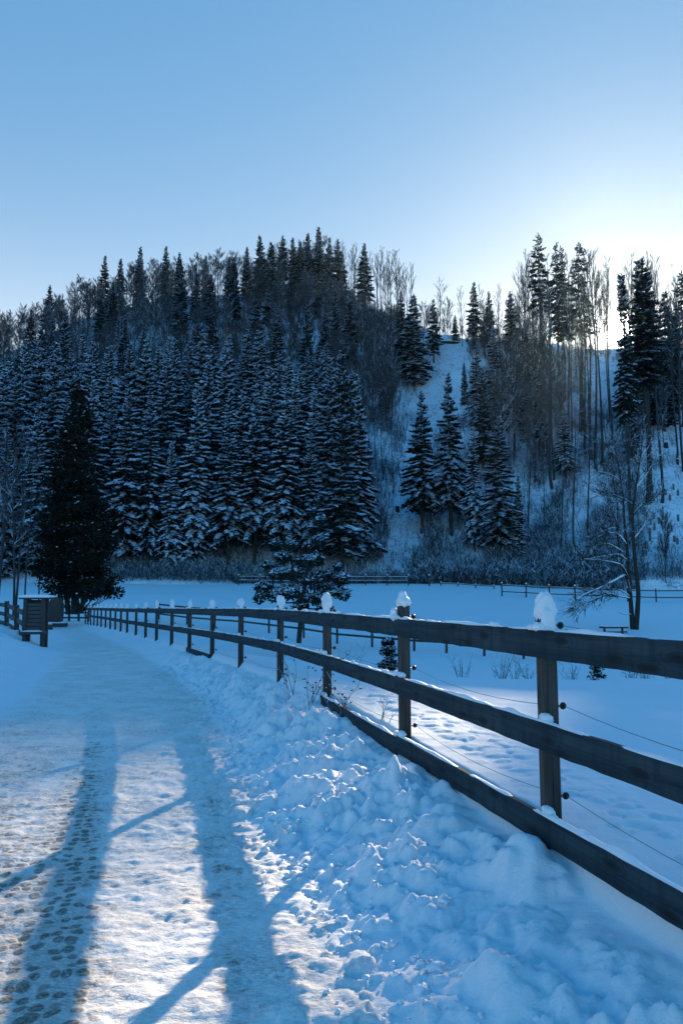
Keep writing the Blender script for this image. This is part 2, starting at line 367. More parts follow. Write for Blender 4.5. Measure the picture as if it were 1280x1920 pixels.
def needles(name, c1, c2):
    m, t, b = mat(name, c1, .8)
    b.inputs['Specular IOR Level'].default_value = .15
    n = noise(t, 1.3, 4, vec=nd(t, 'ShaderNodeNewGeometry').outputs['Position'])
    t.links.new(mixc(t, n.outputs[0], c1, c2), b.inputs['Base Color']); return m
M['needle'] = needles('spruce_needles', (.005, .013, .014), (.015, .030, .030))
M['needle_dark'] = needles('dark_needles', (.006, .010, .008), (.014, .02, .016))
M['shrub'] = bark('shrub_stems', (.011, .017, .023), (.032, .04, .046), .75)
M['guard'], _, _ = mat('plastic_guard', (.10, .12, .12), .8)

# ------------------------------------------------------------------ mesh collecting and object helpers
class MB:
    def __init__(s): s.v = []; s.f = []; s.n = 0
    def add(s, verts, faces):
        verts = np.asarray(verts, float).reshape(-1, 3)
        s.v.append(verts); s.f.extend([tuple(int(i) + s.n for i in f) for f in faces]); s.n += len(verts); return s
    def box(s, c, size, rz=0.0, M3=None):
        hx, hy, hz = [q / 2 for q in size]
        v = np.array([(x, y, z) for x in (-hx, hx) for y in (-hy, hy) for z in (-hz, hz)])
        if M3 is not None: v = v @ M3.T
        if rz: v = v @ np.array([[cos(rz), sin(rz), 0], [-sin(rz), cos(rz), 0], [0, 0, 1]])
        return s.add(v + np.array(c), [(0, 1, 3, 2), (4, 6, 7, 5), (0, 4, 5, 1), (2, 3, 7, 6), (0, 2, 6, 4), (1, 5, 7, 3)])
    def tube(s, pts, rad, k=5, cap=True):
        pts = np.asarray(pts, float); n = len(pts)
        if np.isscalar(rad): rad = [rad] * n
        d = np.gradient(pts, axis=0); d /= (np.linalg.norm(d, axis=1)[:, None] + 1e-9)
        up = np.array([0, 0, 1.0]) if abs(d[0][2]) < .9 else np.array([1.0, 0, 0])
        a = np.cross(d, up); a /= (np.linalg.norm(a, axis=1)[:, None] + 1e-9); b = np.cross(d, a)
        th = np.arange(k) * 2 * pi / k
        r = np.array(rad)[:, None, None]
        ring = pts[:, None, :] + r * (a[:, None, :] * np.cos(th)[None, :, None] + b[:, None, :] * np.sin(th)[None, :, None])
        F = []
        for i in range(n - 1):
            for j in range(k):
                F.append((i * k + j, i * k + (j + 1) % k, (i + 1) * k + (j + 1) % k, (i + 1) * k + j))
        if cap: F.append(tuple(range(k))[::-1]); F.append(tuple((n - 1) * k + j for j in range(k)))
        return s.add(ring.reshape(-1, 3), F)
    def blob(s, c, r, seed=0, amp=.15, fr=3.0, res=12, zfloor=None):
        th = np.linspace(0, pi, res); ph = np.linspace(0, 2 * pi, 2 * res, endpoint=False)
        T, Pp = np.meshgrid(th, ph, indexing='ij')
        x, y, z = np.sin(T) * np.cos(Pp), np.sin(T) * np.sin(Pp), np.cos(T)
        k = 1 + amp * (vnoise(x * fr + seed * 3.1 + z * 1.7, y * fr + z * fr, seed) + .5 * vnoise(x * fr * 2.2 + z, y * fr * 2.2 - z * 2.5, seed + 7))
        v = np.stack([x * k * r[0], y * k * r[1], z * k * r[2]], -1).reshape(-1, 3) + np.array(c)
        if zfloor is not None: v[:, 2] = np.maximum(v[:, 2], zfloor)
        m = 2 * res
        F = [(i * m + j, (i + 1) * m + j, (i + 1) * m + (j + 1) % m, i * m + (j + 1) % m) for i in range(res - 1) for j in range(m)]
        return s.add(v, F)
    def mesh(s, name, m, smooth=False):
        me = bpy.data.meshes.new(name)
        V = np.concatenate(s.v) if s.v else np.zeros((0, 3))
        me.from_pydata(V.tolist(), [], s.f); me.materials.append(m)
        if smooth: me.polygons.foreach_set('use_smooth', [True] * len(me.polygons))
        me.update(); return me
def obj(name, me, parent=None):
    o = bpy.data.objects.new(name, me); COL.objects.link(o)
    if parent is not None: o.parent = parent
    return o
def empty(name, loc, rz=0.0, scale=None):
    o = bpy.data.objects.new(name, None); COL.objects.link(o); o.location = loc; o.rotation_euler = (0, 0, rz); o.empty_display_size = .3
    if scale is not None: o.scale = scale
    return o
def tag(o, label=None, cat=None, group=None, kind=None):
    if label: o['label'] = label
    if cat: o['category'] = cat
    if group: o['group'] = group
    if kind: o['kind'] = kind
    return o
def copy_tree(o, parent=None):
    c = o.copy(); COL.objects.link(c)
    if parent is not None: c.parent = parent
    for ch in list(o.children): copy_tree(ch, c)
    return c
rng = random.Random(7)

# ------------------------------------------------------------------ ground sheet (one height field, three materials)
def axis(lo, hi, step, glo, ghi, lim_lo, lim_hi, mx=60):
    a = list(np.arange(lo, hi, step)); d = step
    while a[-1] < lim_hi: d = min(d * ghi, mx); a.append(a[-1] + d)
    b = [lo]; d = step
    while b[-1] > lim_lo: d = min(d * glo, mx); b.append(b[-1] - d)
    return np.array(b[:0:-1] + a)
gx = axis(-3.0, 2.2, .014, 1.045, 1.045, -1500, 1500)
gx = gx.copy()
gy = []
y = 1.9
while y < 260: gy.append(y); y += max(.014, .0034 * y if y < 30 else min(.0034 * y + (y - 30) * .02, 1.15))
while y < 1600: gy.append(y); y += 30
yb = [1.9]; d = .03
while yb[-1] > -1500: d = min(d * 1.25, 60); yb.append(yb[-1] - d)
gy = np.array(yb[:0:-1] + gy)
# limit spacing across the hill to about 1.3 m
xs = [gx[0]]
for q in gx[1:]:
    gap = q - xs[-1]; lim = 1.3 if abs(q) < 110 else 60
    n = max(1, int(math.ceil(gap / lim)))
    if abs(q) < 260:
        xs.extend(list(np.linspace(xs[-1], q, n + 1)[1:]))
    else: xs.append(q)
gx = np.array(xs)
GX, GY = np.meshgrid(gx, gy)
GZ = H(GX, GY)
NYg, NXg = GX.shape
f_ = xf(GY); xl_ = xleft(GY)
wd_ = np.interp(GY, [0, 3, 6, 10, 20, 60], [1.0, 1.05, 1.15, .95, .8, .8])
tt = (GX - (f_ - wd_)) / wd_
pmask = sst(-.3, .5, GX - xl_) * (1 - sst(-.18, .12, tt + .12 * vnoise(GX * 3, GY * 3, 5))) * (1 - sst(52, 62, GY))
# wheel tracks follow the lane; wear strongest near, on the left
lane = xf(GY) - 1.15
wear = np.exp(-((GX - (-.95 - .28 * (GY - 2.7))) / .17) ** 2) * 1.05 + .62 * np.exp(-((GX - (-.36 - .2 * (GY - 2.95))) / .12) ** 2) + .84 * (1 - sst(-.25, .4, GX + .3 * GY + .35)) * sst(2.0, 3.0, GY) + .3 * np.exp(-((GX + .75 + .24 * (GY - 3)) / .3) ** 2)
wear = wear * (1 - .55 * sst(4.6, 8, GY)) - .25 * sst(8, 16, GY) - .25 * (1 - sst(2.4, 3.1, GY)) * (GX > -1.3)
hs = hill(GX, GY)[1]
def sub(mask, name, material):
    ids = np.arange(NYg * NXg).reshape(NYg, NXg)
    q = np.stack([ids[:-1, :-1], ids[:-1, 1:], ids[1:, 1:], ids[1:, :-1]], -1)[mask]
    used, inv = np.unique(q.ravel(), return_inverse=True)
    me = bpy.data.meshes.new(name)
    V = np.stack([GX.ravel()[used], GY.ravel()[used], GZ.ravel()[used]], -1).astype(np.float32)
    me.vertices.add(len(used)); me.vertices.foreach_set('co', V.ravel())
    nf = len(q); me.loops.add(nf * 4); me.loops.foreach_set('vertex_index', inv.astype(np.int32))
    me.polygons.add(nf); me.polygons.foreach_set('loop_start', np.arange(0, nf * 4, 4, dtype=np.int32))
    me.polygons.foreach_set('loop_total', np.full(nf, 4, dtype=np.int32))
    me.polygons.foreach_set('use_smooth', np.ones(nf, dtype=bool))
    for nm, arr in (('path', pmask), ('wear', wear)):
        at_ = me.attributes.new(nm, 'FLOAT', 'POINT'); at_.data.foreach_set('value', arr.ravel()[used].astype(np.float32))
    me.materials.append(material); me.update(); me.validate()
    return tag(obj(name, me), kind='structure')
cx_, cy_ = (GX[:-1, :-1] + GX[1:, 1:]) / 2, (GY[:-1, :-1] + GY[1:, 1:]) / 2
cs = hill(cx_, cy_)[1] > 0
ctt = (cx_ - xf(cy_))
m_hill = cs
m_path = (~cs) & (cx_ > xleft(cy_) - .1) & (ctt < -np.interp(cy_, [0, 3, 6, 10, 20, 60], [1.0, 1.05, 1.15, .95, .8, .8])) & (cy_ < 62)
m_bank = (~cs) & (~m_path) & (ctt < 0) & (cy_ < FEND) & (cx_ > xleft(cy_) - .1)
m_field = ~(m_hill | m_path | m_bank)
sub(m_path, 'path', M['path']); sub(m_bank, 'snow_bank', M['path']); sub(m_field, 'snow_field', M['field']); sub(m_hill, 'hillside', M['hill'])

# ------------------------------------------------------------------ the big board fence beside the path
fence = tag(empty('board_fence', (FP[3][0], FP[3][1], zfen(3.8))), 'long weathered board fence with snow-capped posts curving along the path from the right edge', 'fence')
FO = np.array(fence.location)
def board_mesh(p, q, hgt=.155, th=.032, seed=0, ext=.0):
    """one plank from p to q (top edge points), slightly uneven edges; local origin at p, x along the plank"""
    L_ = float(np.linalg.norm(q - p)); n = max(6, int(L_ / .12)); r = random.Random(seed)
    mb = MB(); xs_ = np.linspace(-ext, L_ + ext, n)
    top = .0015 * np.array([r.uniform(-1, 1) for _ in xs_]); bot = -hgt + .003 * np.array([r.uniform(-1, 1) for _ in xs_])
    c = .004; V = []
    for x, a, b in zip(xs_, top, bot):
        V += [(x, -th / 2, a - c), (x, -th / 2 + c, a), (x, th / 2 - c, a), (x, th / 2, a - c), (x, th / 2, b + c), (x, th / 2 - c, b), (x, -th / 2 + c, b), (x, -th / 2, b + c)]
    F = [(i * 8 + j, i * 8 + (j + 1) % 8, (i + 1) * 8 + (j + 1) % 8, (i + 1) * 8 + j) for i in range(n - 1) for j in range(8)]
    F += [tuple(range(8))[::-1], tuple((n - 1) * 8 + j for j in range(8))]
    mb.add(V, F); return mb
def align(o, p, q):
    d = q - p; o.location = tuple(p); o.rotation_euler = (0, -atan2(d[2], sqrt(d[0] ** 2 + d[1] ** 2)), atan2(d[1], d[0]))
def fdir(i):
    a = np.array(FP[max(i - 1, 0)]); b = np.array(FP[min(i + 1, len(FP) - 1)]); d = b - a; return d / np.linalg.norm(d)
RAILS = (0.0, .417, .832)
OFF = .056                                   # rails sit on the path side of the posts
# torus for the ring insulator
def ring_mb(mb, c, axis_dir, r=.021, rr=.009):
    th = np.linspace(0, 2 * pi, 14, endpoint=False); ax = np.array(axis_dir, float); ax /= np.linalg.norm(ax)
    u = np.cross(ax, (0, 0, 1)); u /= np.linalg.norm(u); v = np.cross(ax, u); k = 7; V = []
    for a in th:
        d = u * cos(a) + v * sin(a)
        for j in range(k):
            b = 2 * pi * j / k; V.append(np.array(c) + d * (r + rr * cos(b)) + ax * rr * sin(b))
    n = len(th); F = [(i * k + j, ((i + 1) % n) * k + j, ((i + 1) % n) * k + (j + 1) % k, i * k + (j + 1) % k) for i in range(n) for j in range(k)]
    mb.add(V, F)
INS = {}
for i, (X, Y) in enumerate(FP):
    d = fdir(i); nrm = np.array([d[1], -d[0]])          # to the field side
    zt = float(ztop(Y)); zb = float(zfen(Y)) - .35
    topz = zt + (.055 if i != 4 else .10)
    wpost = .078
    mb = MB(); k = 8
    hw = wpost / 2; c = .012
    sec = [(-hw + c, -hw), (hw - c, -hw), (hw, -hw + c), (hw, hw - c), (hw - c, hw), (-hw + c, hw), (-hw, hw - c), (-hw, -hw + c)]
    V = []
    zz = [zb, zt - .7, zt - .3, topz - .012, topz]
    for j, z in enumerate(zz):
        s = .85 if j == 4 else 1.0
        V += [(a * s, b * s, z - zb) for a, b in sec]
    F = [(a * 8 + j, a * 8 + (j + 1) % 8, (a + 1) * 8 + (j + 1) % 8, (a + 1) * 8 + j) for a in range(4) for j in range(8)] + [tuple(range(8))[::-1], tuple(32 + j for j in range(8))]
    mb.add(V, F)
    po = obj('post', mb.mesh('post', M['post']), fence)
    po.location = (X - FO[0], Y - FO[1], zb - FO[2]); po.rotation_euler = (rng.uniform(-.006, .006), rng.uniform(-.006, .012), atan2(d[1], d[0]))
    # snow cap, local to the post
    sm = MB(); tz = topz - zb
    r = random.Random(100 + i); tall = r.uniform(.075, .125)
    if i == 3:
        sm.blob((-.004, .002, tz + .028), (.048, .048, .080), 3, .26, 1.9, 20); sm.blob((.006, -.004, tz + .075), (.034, .034, .042), 13, .3, 2.2, 14)
        sm.blob((-.048, .012, tz - .035), (.022, .036, .075), 5, .2, 2.5, 12); sm.blob((-.03, .05, zt - zb + .008), (.036, .026, .022), 6, .25, 3, 12); sm.blob((.02, .054, zt - zb + .004), (.05, .024, .014), 7, .25, 3, 12)
    elif i == 4:
        sm.blob((.0, 0, tz + .018), (.058, .05, .045), 8, .2, 3, 14); sm.blob((.014, .0, tz + .062), (.032, .03, .036), 9, .25, 3, 12)
        sm.blob((.03, .062, zt - zb + .03), (.035, .03, .05), 10, .2, 3, 10); sm.blob((.0, .066, zt - zb + .008), (.07, .035, .018), 11, .2, 3, 10)
    else:
        sm.blob((r.uniform(-.008, .008), r.uniform(-.008, .008), tz + tall * .35), (.053, .053, tall * (.72 if i < 8 else 1.05)), 20 + i, .32, 2.2, 14); sm.blob((r.uniform(-.02, .02), r.uniform(-.02, .02), tz + tall * .75), (.034, .036, tall * .45), 120 + i, .35, 2.4, 10)
        sm.blob((-.042, r.uniform(.0, .02), tz - .03), (.02, .035, .055), 50 + i, .22, 2.4, 10)
        sm.blob((.0, .062, zt - zb + .008), (.075, .03, .02), 80 + i, .2, 3, 10)
    obj('snow_cap', sm.mesh('snow_cap', M['snow'], True), po)
    if i < 14:
        for j, dz in enumerate((-.018, .0, 0)):
            h = (zt + .012, zt - .417 + .055, zt - .832 + .06)[j]
            if j == 2 and i > 9: continue
            im = MB(); base = np.array([0, -hw, h - zb]); o_ = np.array([0, -hw - .038, h - zb])
            im.tube([base + (0, .01, 0), o_ + (0, .02, 0)], [.007, .005], 7)
            ring_mb(im, o_, (1, 0, 0), .012, .0055)
            im.tube([o_ + (-.008, 0, 0), o_ + (.008, 0, 0)], [.007, .007], 8)
            io = obj('insulator', im.mesh('insulator', M['black'], True), po)
    INS[i] = [np.array([X, Y, h]) + np.array([*(nrm * (hw + .038)), 0]) for h in (zt + .012, zt - .417 + .055, zt - .832 + .06)]
def rail_pt(i, k):
    d = fdir(i); X, Y = FP[i]
    return np.array([X - d[1] * OFF, Y + d[0] * OFF, float(ztop(Y)) - RAILS[k]]) - FO
SNOWY = {(3, 0), (3, 1), (3, 2), (4, 1), (4, 2), (2, 2), (2, 1), (5, 1), (4, 0), (5, 0), (6, 1)}
spans = [(0, 2), (2, 4)] + [(i, i + 1) for i in range(4, len(FP) - 1)]
for a, b in spans:
    for k in range(3):
        if k == 2 and a > 4 and a != 8: continue
        p, q = rail_pt(a, k), rail_pt(b, k)
        if k == 2 and a >= 4:
            p = p - (0, 0, .02)
        gap = (q - p) / np.linalg.norm(q - p) * .0025
        p, q = p + gap, q - gap
        if a == 2: q = q.copy()
        mb = board_mesh(p, q, .128, .032, a * 3 + k)
        ro = obj('rail', mb.mesh('rail', M['board']), fence); align(ro, p, q)
        # snow lying along the top edge
        if a <= 9 and not (k == 2 and a == 8):
            L_ = float(np.linalg.norm(q - p)); r = random.Random(a * 7 + k); sm = MB()
            n = int(L_ / .03); xs_ = np.linspace(0.01, L_ - .01, n)
            hgt = np.clip(.006 + .010 * fbm(xs_ * 2.1 + a * 5, xs_ * 0 + k * 3.3, 7, 4) * 1.6 + .02 * np.clip(vnoise(xs_ * 3 + a, xs_ * 0 + k + .3, 9) - .32, 0, 1) * 2.5, -.002, .05)
            V = []
            for x, hh in zip(xs_, hgt):
                w_ = .0145 if hh > 0 else .008
                V += [(x, -w_, -.004), (x, -w_ * .8, hh * .7), (x, 0, hh), (x, w_ * .8, hh * .7), (x, w_, -.004)]
            F = [(i * 5 + j, (i + 1) * 5 + j, (i + 1) * 5 + j + 1, i * 5 + j + 1) for i in range(n - 1) for j in range(4)]
            sm.add(V, F)
            for _ in range(r.randint(1, 3) if a < 7 else 0):
                x = r.uniform(.1, L_ - .1); sm.blob((x, 0, .008), (r.uniform(.02, .06), .016, r.uniform(.010, .022)), r.randint(0, 99), .25, 3, 8)
            if a < 7:
                for x in ((L_ - .06, .05) if k else ()):
                    sm.blob((x, -.012, .012), (.06, .024, .024), 5 + a + k, .2, 3, 10)
                if a == 2 and k: sm.blob((2.12, -.014, .014), (.055, .022, .024), 9 + k, .2, 3, 10)
            obj('rail_snow', sm.mesh('rail_snow', M['snow'], True), ro)
for k in range(3):
    mb = MB(); pts = []
    lim = 14 if k < 2 else 10
    for i in range(0, lim - 1):
        p, q = INS[i][k] - FO, INS[i + 1][k] - FO
        for s_ in np.linspace(0, 1, 10)[: (10 if i == lim - 2 else 9)]:
            pts.append(p + (q - p) * s_ - np.array([0, 0, .07 * (1 if k == 0 else 1.5) * 4 * s_ * (1 - s_) * .5]))
    mb.tube(pts, .0016 if k else .0016, 4)
    obj('wire', mb.mesh('wire', M['wire']), fence)

# ------------------------------------------------------------------ simple rail fences farther off
def rail_fence(name, label, pts, post_h, rails, rail_h=.09, post_w=.1, snow=True, base_drop=.1, broken=()):
    x0, y0 = pts[0]; o = tag(empty(name, (x0, y0, Hs(x0, y0))), label, 'fence'); O = np.array(o.location)
    tops = []
    for j, (X, Y) in enumerate(pts):
        z = Hs(X, Y); tops.append(np.array([X, Y, z]) - O)
        mb = MB().box((0, 0, (post_h - base_drop) / 2), (post_w, post_w, post_h + base_drop))
        p = obj('post', mb.mesh('post', M['farwood']), o); p.location = tuple(np.array([X, Y, z]) - O)
        a = pts[max(j - 1, 0)]; b = pts[min(j + 1, len(pts) - 1)]; p.rotation_euler = (rng.uniform(-.03, .03), rng.uniform(-.03, .03), atan2(b[1] - a[1], b[0] - a[0]))
        if snow:
            obj('snow_cap', MB().blob((0, 0, post_h + .06), (post_w * .6, post_w * .6, .11), j, .2, 2, 7).mesh('snow_cap', M['snow'], True), p)
    for j in range(len(pts) - 1):
        if j in broken: continue
        for h in rails:
            a, b = tops[j] + (0, 0, h), tops[j + 1] + (0, 0, h)
            mb = board_mesh(a, b, rail_h, .05, j)
            r_ = obj('rail', mb.mesh('rail', M['farwood']), o); align(r_, a, b)
            L_ = float(np.linalg.norm(b - a))
            if snow: obj('rail_snow', MB().box((L_ / 2, 0, .018), (L_ * .96, .045, .03)).mesh('rail_snow', M['snow']), r_)
    return o
def line(p, q, n): return [(p[0] + (q[0] - p[0]) * i / n, p[1] + (q[1] - p[1]) * i / n) for i in range(n + 1)]
def g(px, Y): return ((px - 640) / FPX * Y * .997, Y)
mid_pts = [g(300, 60), g(352, 57.5), g(404, 55), g(455, 52.5), g(505, 50), g(570, 47.5), g(632, 45), g(697, 43), g(775, 41), g(835, 39.5), g(905, 38), g(978, 36.5), g(1060, 35.5)]
rail_fence('rail_fence', 'thin dark rail fence crossing the dip in the field behind the board fence', mid_pts, 1.35, (1.28, .95, .58), .11, .09, snow=False)
rail_fence('rail_fence', 'low rail fence at the foot of the wood, left of the gully', line(g(447, 98), g(765, 98), 8), 1.25, (1.1, .65), .10, .12)
p1 = g(804, 98)
lone = tag(empty('fence_post', (p1[0], p1[1], Hs(*p1))), 'lone dark fence post standing in the gap between the two far fences', 'post')
obj('post_shaft', MB().box((0, 0, .6), (.16, .16, 1.4)).mesh('post_shaft', M['farwood']), lone)
obj('snow_cap', MB().blob((0, 0, 1.36), (.09, .09, .1), 2, .2, 2, 7).mesh('snow_cap', M['snow'], True), lone)
rail_fence('rail_fence', 'two-rail fence with snow-tipped posts behind the bare forked tree', [g(x, Y) for x, Y in ((940, 84), (985, 83), (1029, 82), (1077, 81), (1126, 80), (1175, 79), (1228, 78), (1290, 77), (1350, 76))], 1.35, (1.2, .55), .11, .13)
rail_fence('rail_fence', 'half-buried low rail between the far fences at the wood edge', line(g(826, 98), g(925, 94), 3), .42, (.4,), .1, .1)
# left fence climbing the bank and the fence behind the dark conifer
lf = [g(50, 22), g(35, 24.6), g(16, 27.4), g(-6, 30.4), g(-28, 33.6)]
rail_fence('rail_fence', 'dark three-rail fence climbing the left bank from the boarded notice box', lf, .82, (.74, .43, .12), .13, .14, snow=False)
rail_fence('rail_fence', 'short dark fence behind the large dark conifer at the end of the path', line(g(60, 58), g(168, 58), 6), 1.15, (1.05, .65, .3), .12, .14, snow=False)

# ------------------------------------------------------------------ boarded box on the left, cabinet, field table
bx, by = g(70, 21.5); bz = Hs(bx, by) - .02
box_ = tag(empty('notice_box', (bx, by, bz), R(4)), 'dark wooden box with louvred front and snowy flat roof beside the left fence', 'notice box')
def leg(x, y, h): return MB().box((x, y, h / 2 - .1), (.09, .09, h + .2))
for x in (-.23, .23):
    obj('leg', leg(x, -.16, 1.25).mesh('leg', M['farwood']), box_)
    obj('leg', leg(x, .16, 1.25).mesh('leg', M['farwood']), box_)
obj('back_panel', MB().box((0, .16, .8), (.38, .03, .85)).mesh('back_panel', M['farwood']), box_)
M['slat'], _, _ = mat('grey_slat', (.075, .08, .085), .8)
mb = MB()
for k in range(7):
    mb.box((0, -.15, .47 + k * .105), (.37, .02, .088), M3=np.array([[1, 0, 0], [0, cos(.45), -sin(.45)], [0, sin(.45), cos(.45)]]))
obj('louvre', mb.mesh('louvre', M['slat']), box_)
obj('shelf', MB().box((0, -.05, .36), (.56, .50, .07)).mesh('shelf', M['farwood']), box_)
obj('shelf_snow', MB().blob((-.02, -.16, .40), (.30, .12, .035), 2, .2, 3, 10).mesh('shelf_snow', M['snow'], True), box_)
rf = obj('roof', MB().box((0, 0, 1.27), (.78, .46, .045)).mesh('roof', M['farwood']), box_)
sm = MB(); sm.box((0, 0, 1.32), (.79, .47, .055)); sm.blob((0, 0, 1.345), (.38, .22, .028), 4, .1, 2, 10)
obj('roof_snow', sm.mesh('roof_snow', M['snow']), rf)

cx, cy = g(107, 44); cz = Hs(cx, cy)
cab = tag(empty('cabinet', (cx, cy, cz)), 'dark round-topped cabinet on a low plinth behind the notice box', 'cabinet')
V = []; prof = [(-.33, .35), (-.36, 1.0), (-.31, 1.4), (-.18, 1.62), (0, 1.68), (.18, 1.64), (.32, 1.4), (.36, 1.0), (.33, .35)]
for y_ in (-.25, .25): V += [(a, y_, b) for a, b in prof]
n_ = len(prof); F = [tuple(range(n_)), tuple(range(n_, 2 * n_))[::-1]] + [(i, i + n_, (i + 1) % n_ + n_, (i + 1) % n_) for i in range(n_)]
obj('body', MB().add(V, F).mesh('body', M['black']), cab)
obj('plinth', MB().box((.0, 0, .17), (1.15, .6, .22)).mesh('plinth', M['farwood']), cab)
obj('plinth_snow', MB().box((.0, 0, .30), (1.18, .62, .04)).mesh('plinth_snow', M['snow']), cab)
st = tag(empty('low_bollard', (*g(95, 40), Hs(*g(95, 40)))), 'short dark stub sticking out of the snow in front of the round-topped cabinet', 'bollard')
obj('stub', MB().box((0, 0, .1), (.3, .25, .35)).mesh('stub', M['farwood']), st); obj('snow_cap', MB().blob((0, 0, .29), (.16, .14, .05), 3, .2, 2, 8).mesh('snow_cap', M['snow'], True), st)

tx, ty = g(1147, 45); tz = Hs(tx, ty) - .22
tb = tag(empty('field_table', (tx, ty, tz), R(8)), 'low dark table standing in the snow left of the bare forked tree', 'table')
obj('tabletop', MB().box((0, 0, .62), (1.45, .6, .09)).box((-.1, -.42, .38), (1.3, .2, .06)).mesh('tabletop', M['farwood']), tb)
for x in (-.55, .5):
    obj('leg', MB().box((x, 0, .2), (.09, .09, .75)).mesh('leg', M['farwood']), tb)
obj('table_snow', MB().box((0, 0, .69), (1.4, .56, .045)).mesh('table_snow', M['snow']), tb)

# ------------------------------------------------------------------ tree prototypes (meshes shared by all copies)
class QB:
    """collects many quads fast"""
    def __init__(s): s.q = []
    def quad(s, a, b, c, d): s.q.append((a, b, c, d))
    def mesh(s, name, m):
        V = np.array(s.q, dtype=np.float32).reshape(-1, 3); n = len(s.q)
        me = bpy.data.meshes.new(name); me.vertices.add(len(V)); me.vertices.foreach_set('co', V.ravel())
        me.loops.add(n * 4); me.loops.foreach_set('vertex_index', np.arange(n * 4, dtype=np.int32))
        me.polygons.add(n); me.polygons.foreach_set('loop_start', np.arange(0, n * 4, 4, dtype=np.int32)); me.polygons.foreach_set('loop_total', np.full(n, 4, dtype=np.int32))
        me.materials.append(m); me.update(); return me
def conifer_meshes(name, h, rad, start, seed, snow=.8, whorl=.5, per=7, shape=.85, needle='needle', droop=.35, sprays=8, gap=0.0, lean=0.0, ragged=.25, trunk_r=None, low_dead=False, fat=1.0, thick=1.2, skip=None):
    r = random.Random(seed); ND, SN = QB(), QB(); tr = MB()
    tr_r = trunk_r or h * .0105
    tz = np.linspace(-.6, h * .98, 14)
    wob = lambda z: (lean * z + .012 * h * sin(z * .35 + seed) * .3, .012 * h * cos(z * .3 + seed * 2) * .3)
    tr.tube([(wob(z)[0], wob(z)[1], z) for z in tz], [max(.015, tr_r * (1 - max(z, 0) / h) ** .8 * (1.25 if z < .5 else 1)) for z in tz], 7)
    z = start * h; prev = None
    while z < h * .985:
        t = (z - start * h) / (h - start * h)
        Rz = rad * ((1 - t) ** shape) * (1 if t > .12 else .72 + 2.3 * t) + .12
        nb = max(4, int(per * (.75 + .5 * r.random())))
        a0 = r.random() * 6.28
        for b in range(nb):
            if r.random() < gap: continue
            az = a0 + b * 6.283 / nb + r.uniform(-.3, .3)
            Lb = Rz * r.uniform(1 - ragged * 1.6, 1 + ragged * .5)
            zz = z + r.uniform(-.8, .8) * whorl
            if skip and skip[0] < z / h < skip[1]: Lb *= .22
            el0 = .55 * t ** 1.5 + .05 - .25 * (1 - t) + r.uniform(-.1, .1)
            ca, sa = cos(az), sin(az)
            wx, wy = wob(zz)
            ns = sprays if Lb > 1.2 else max(4, int(sprays * .6))
            loaded = r.random() < snow
            P = []
            for k in range(ns + 1):
                s_ = k / ns; d = Lb * s_
                zk = zz + d * el0 - droop * (1 - .6 * t) * Lb * s_ ** 1.6 + .16 * Lb * s_ ** 4
                P.append((wx + ca * d, wy + sa * d, zk))
            for k in range(1, ns + 1):
                x, y_, zk = P[k]; s_ = k / ns
                if s_ < .18: continue
                tl = (Lb * .42 * (1 - s_) ** .8 + .16 + .05 * Lb) * r.uniform(.7, 1.2)
                hang = .10 + .10 * r.random() + .035 * Lb
                for sd_ in (-1, 1):
                    an = az + sd_ * r.uniform(.75, 1.25) * (1.0 - .4 * s_)
                    dx, dy = cos(an) * tl, sin(an) * tl
                    dz = -tl * r.uniform(.1, .45)
                    wd = tl * r.uniform(.24, .40) * fat
                    nx, ny = -sin(an) * wd, cos(an) * wd
                    a = (x, y_, zk); e = (x + dx, y_ + dy, zk + dz)
                    mx_, my_, mz_ = x + dx * .5, y_ + dy * .5, zk + dz * .4
                    ND.quad(a, (mx_ + nx, my_ + ny, mz_ - hang * .35), e, (mx_ - nx, my_ - ny, mz_ - hang * .35))
                    if sd_ > 0 or tl > .5: ND.quad(a, (x + dx * .35, y_ + dy * .35, zk + dz * .3 - hang * 1.6), (e[0], e[1], e[2] - hang * .7), e)
                    if loaded and s_ > .25 and r.random() < .88:
                        u = (.05 + .03 * r.random() + .014 * Lb) * thick; f = r.uniform(.7, 1.05)
                        q1 = (mx_ + nx * f, my_ + ny * f, mz_ - hang * .2 + .01); q2 = (mx_ - nx * f, my_ - ny * f, mz_ - hang * .2 + .01)
                        e2 = (x + dx * .92, y_ + dy * .92, zk + dz * .92 + .01); top = (mx_, my_, mz_ + u); a2 = (x - dx * .05, y_ - dy * .05, zk + .015)
                        SN.quad(a2, q2, top, top); SN.quad(a2, top, q1, q1) if False else SN.quad(a2, q2, e2, top); SN.quad(a2, top, e2, q1)
                if loaded and s_ > .3 and r.random() < .8:
                    x0, y0, z0 = P[k - 1]; wd = (.05 + .04 * Lb * (1 - s_ * .5)) * fat
                    nx, ny = -sa * wd, ca * wd; u = .04 + .02 * Lb
                    SN.quad((x0 - nx, y0 - ny, z0 + .01), (x - nx, y_ - ny, zk + .01), (x, y_, zk + u * thick), (x0, y0, z0 + u * thick))
                    SN.quad((x0, y0, z0 + u * thick), (x, y_, zk + u * thick), (x + nx, y_ + ny, zk + .01), (x0 + nx, y0 + ny, z0 + .01))
            if Lb > .8:
                tr.tube([P[0], P[ns // 2], P[ns]], [.012 * Lb + .01, .01 + .006 * Lb, .006], 3, cap=False)
        z += whorl * (1 - .35 * t) * r.uniform(.55, 1.5)
    if low_dead:
        for k in range(26):
            zz = r.uniform(.12, max(.2, start)) * h; az = r.random() * 6.28; Lb = r.uniform(.5, 1.9)
            tr.tube([(0, 0, zz), (cos(az) * Lb * .5, sin(az) * Lb * .5, zz - .05), (cos(az) * Lb, sin(az) * Lb, zz - .35 * Lb)], [.03, .02, .01], 3, cap=False)
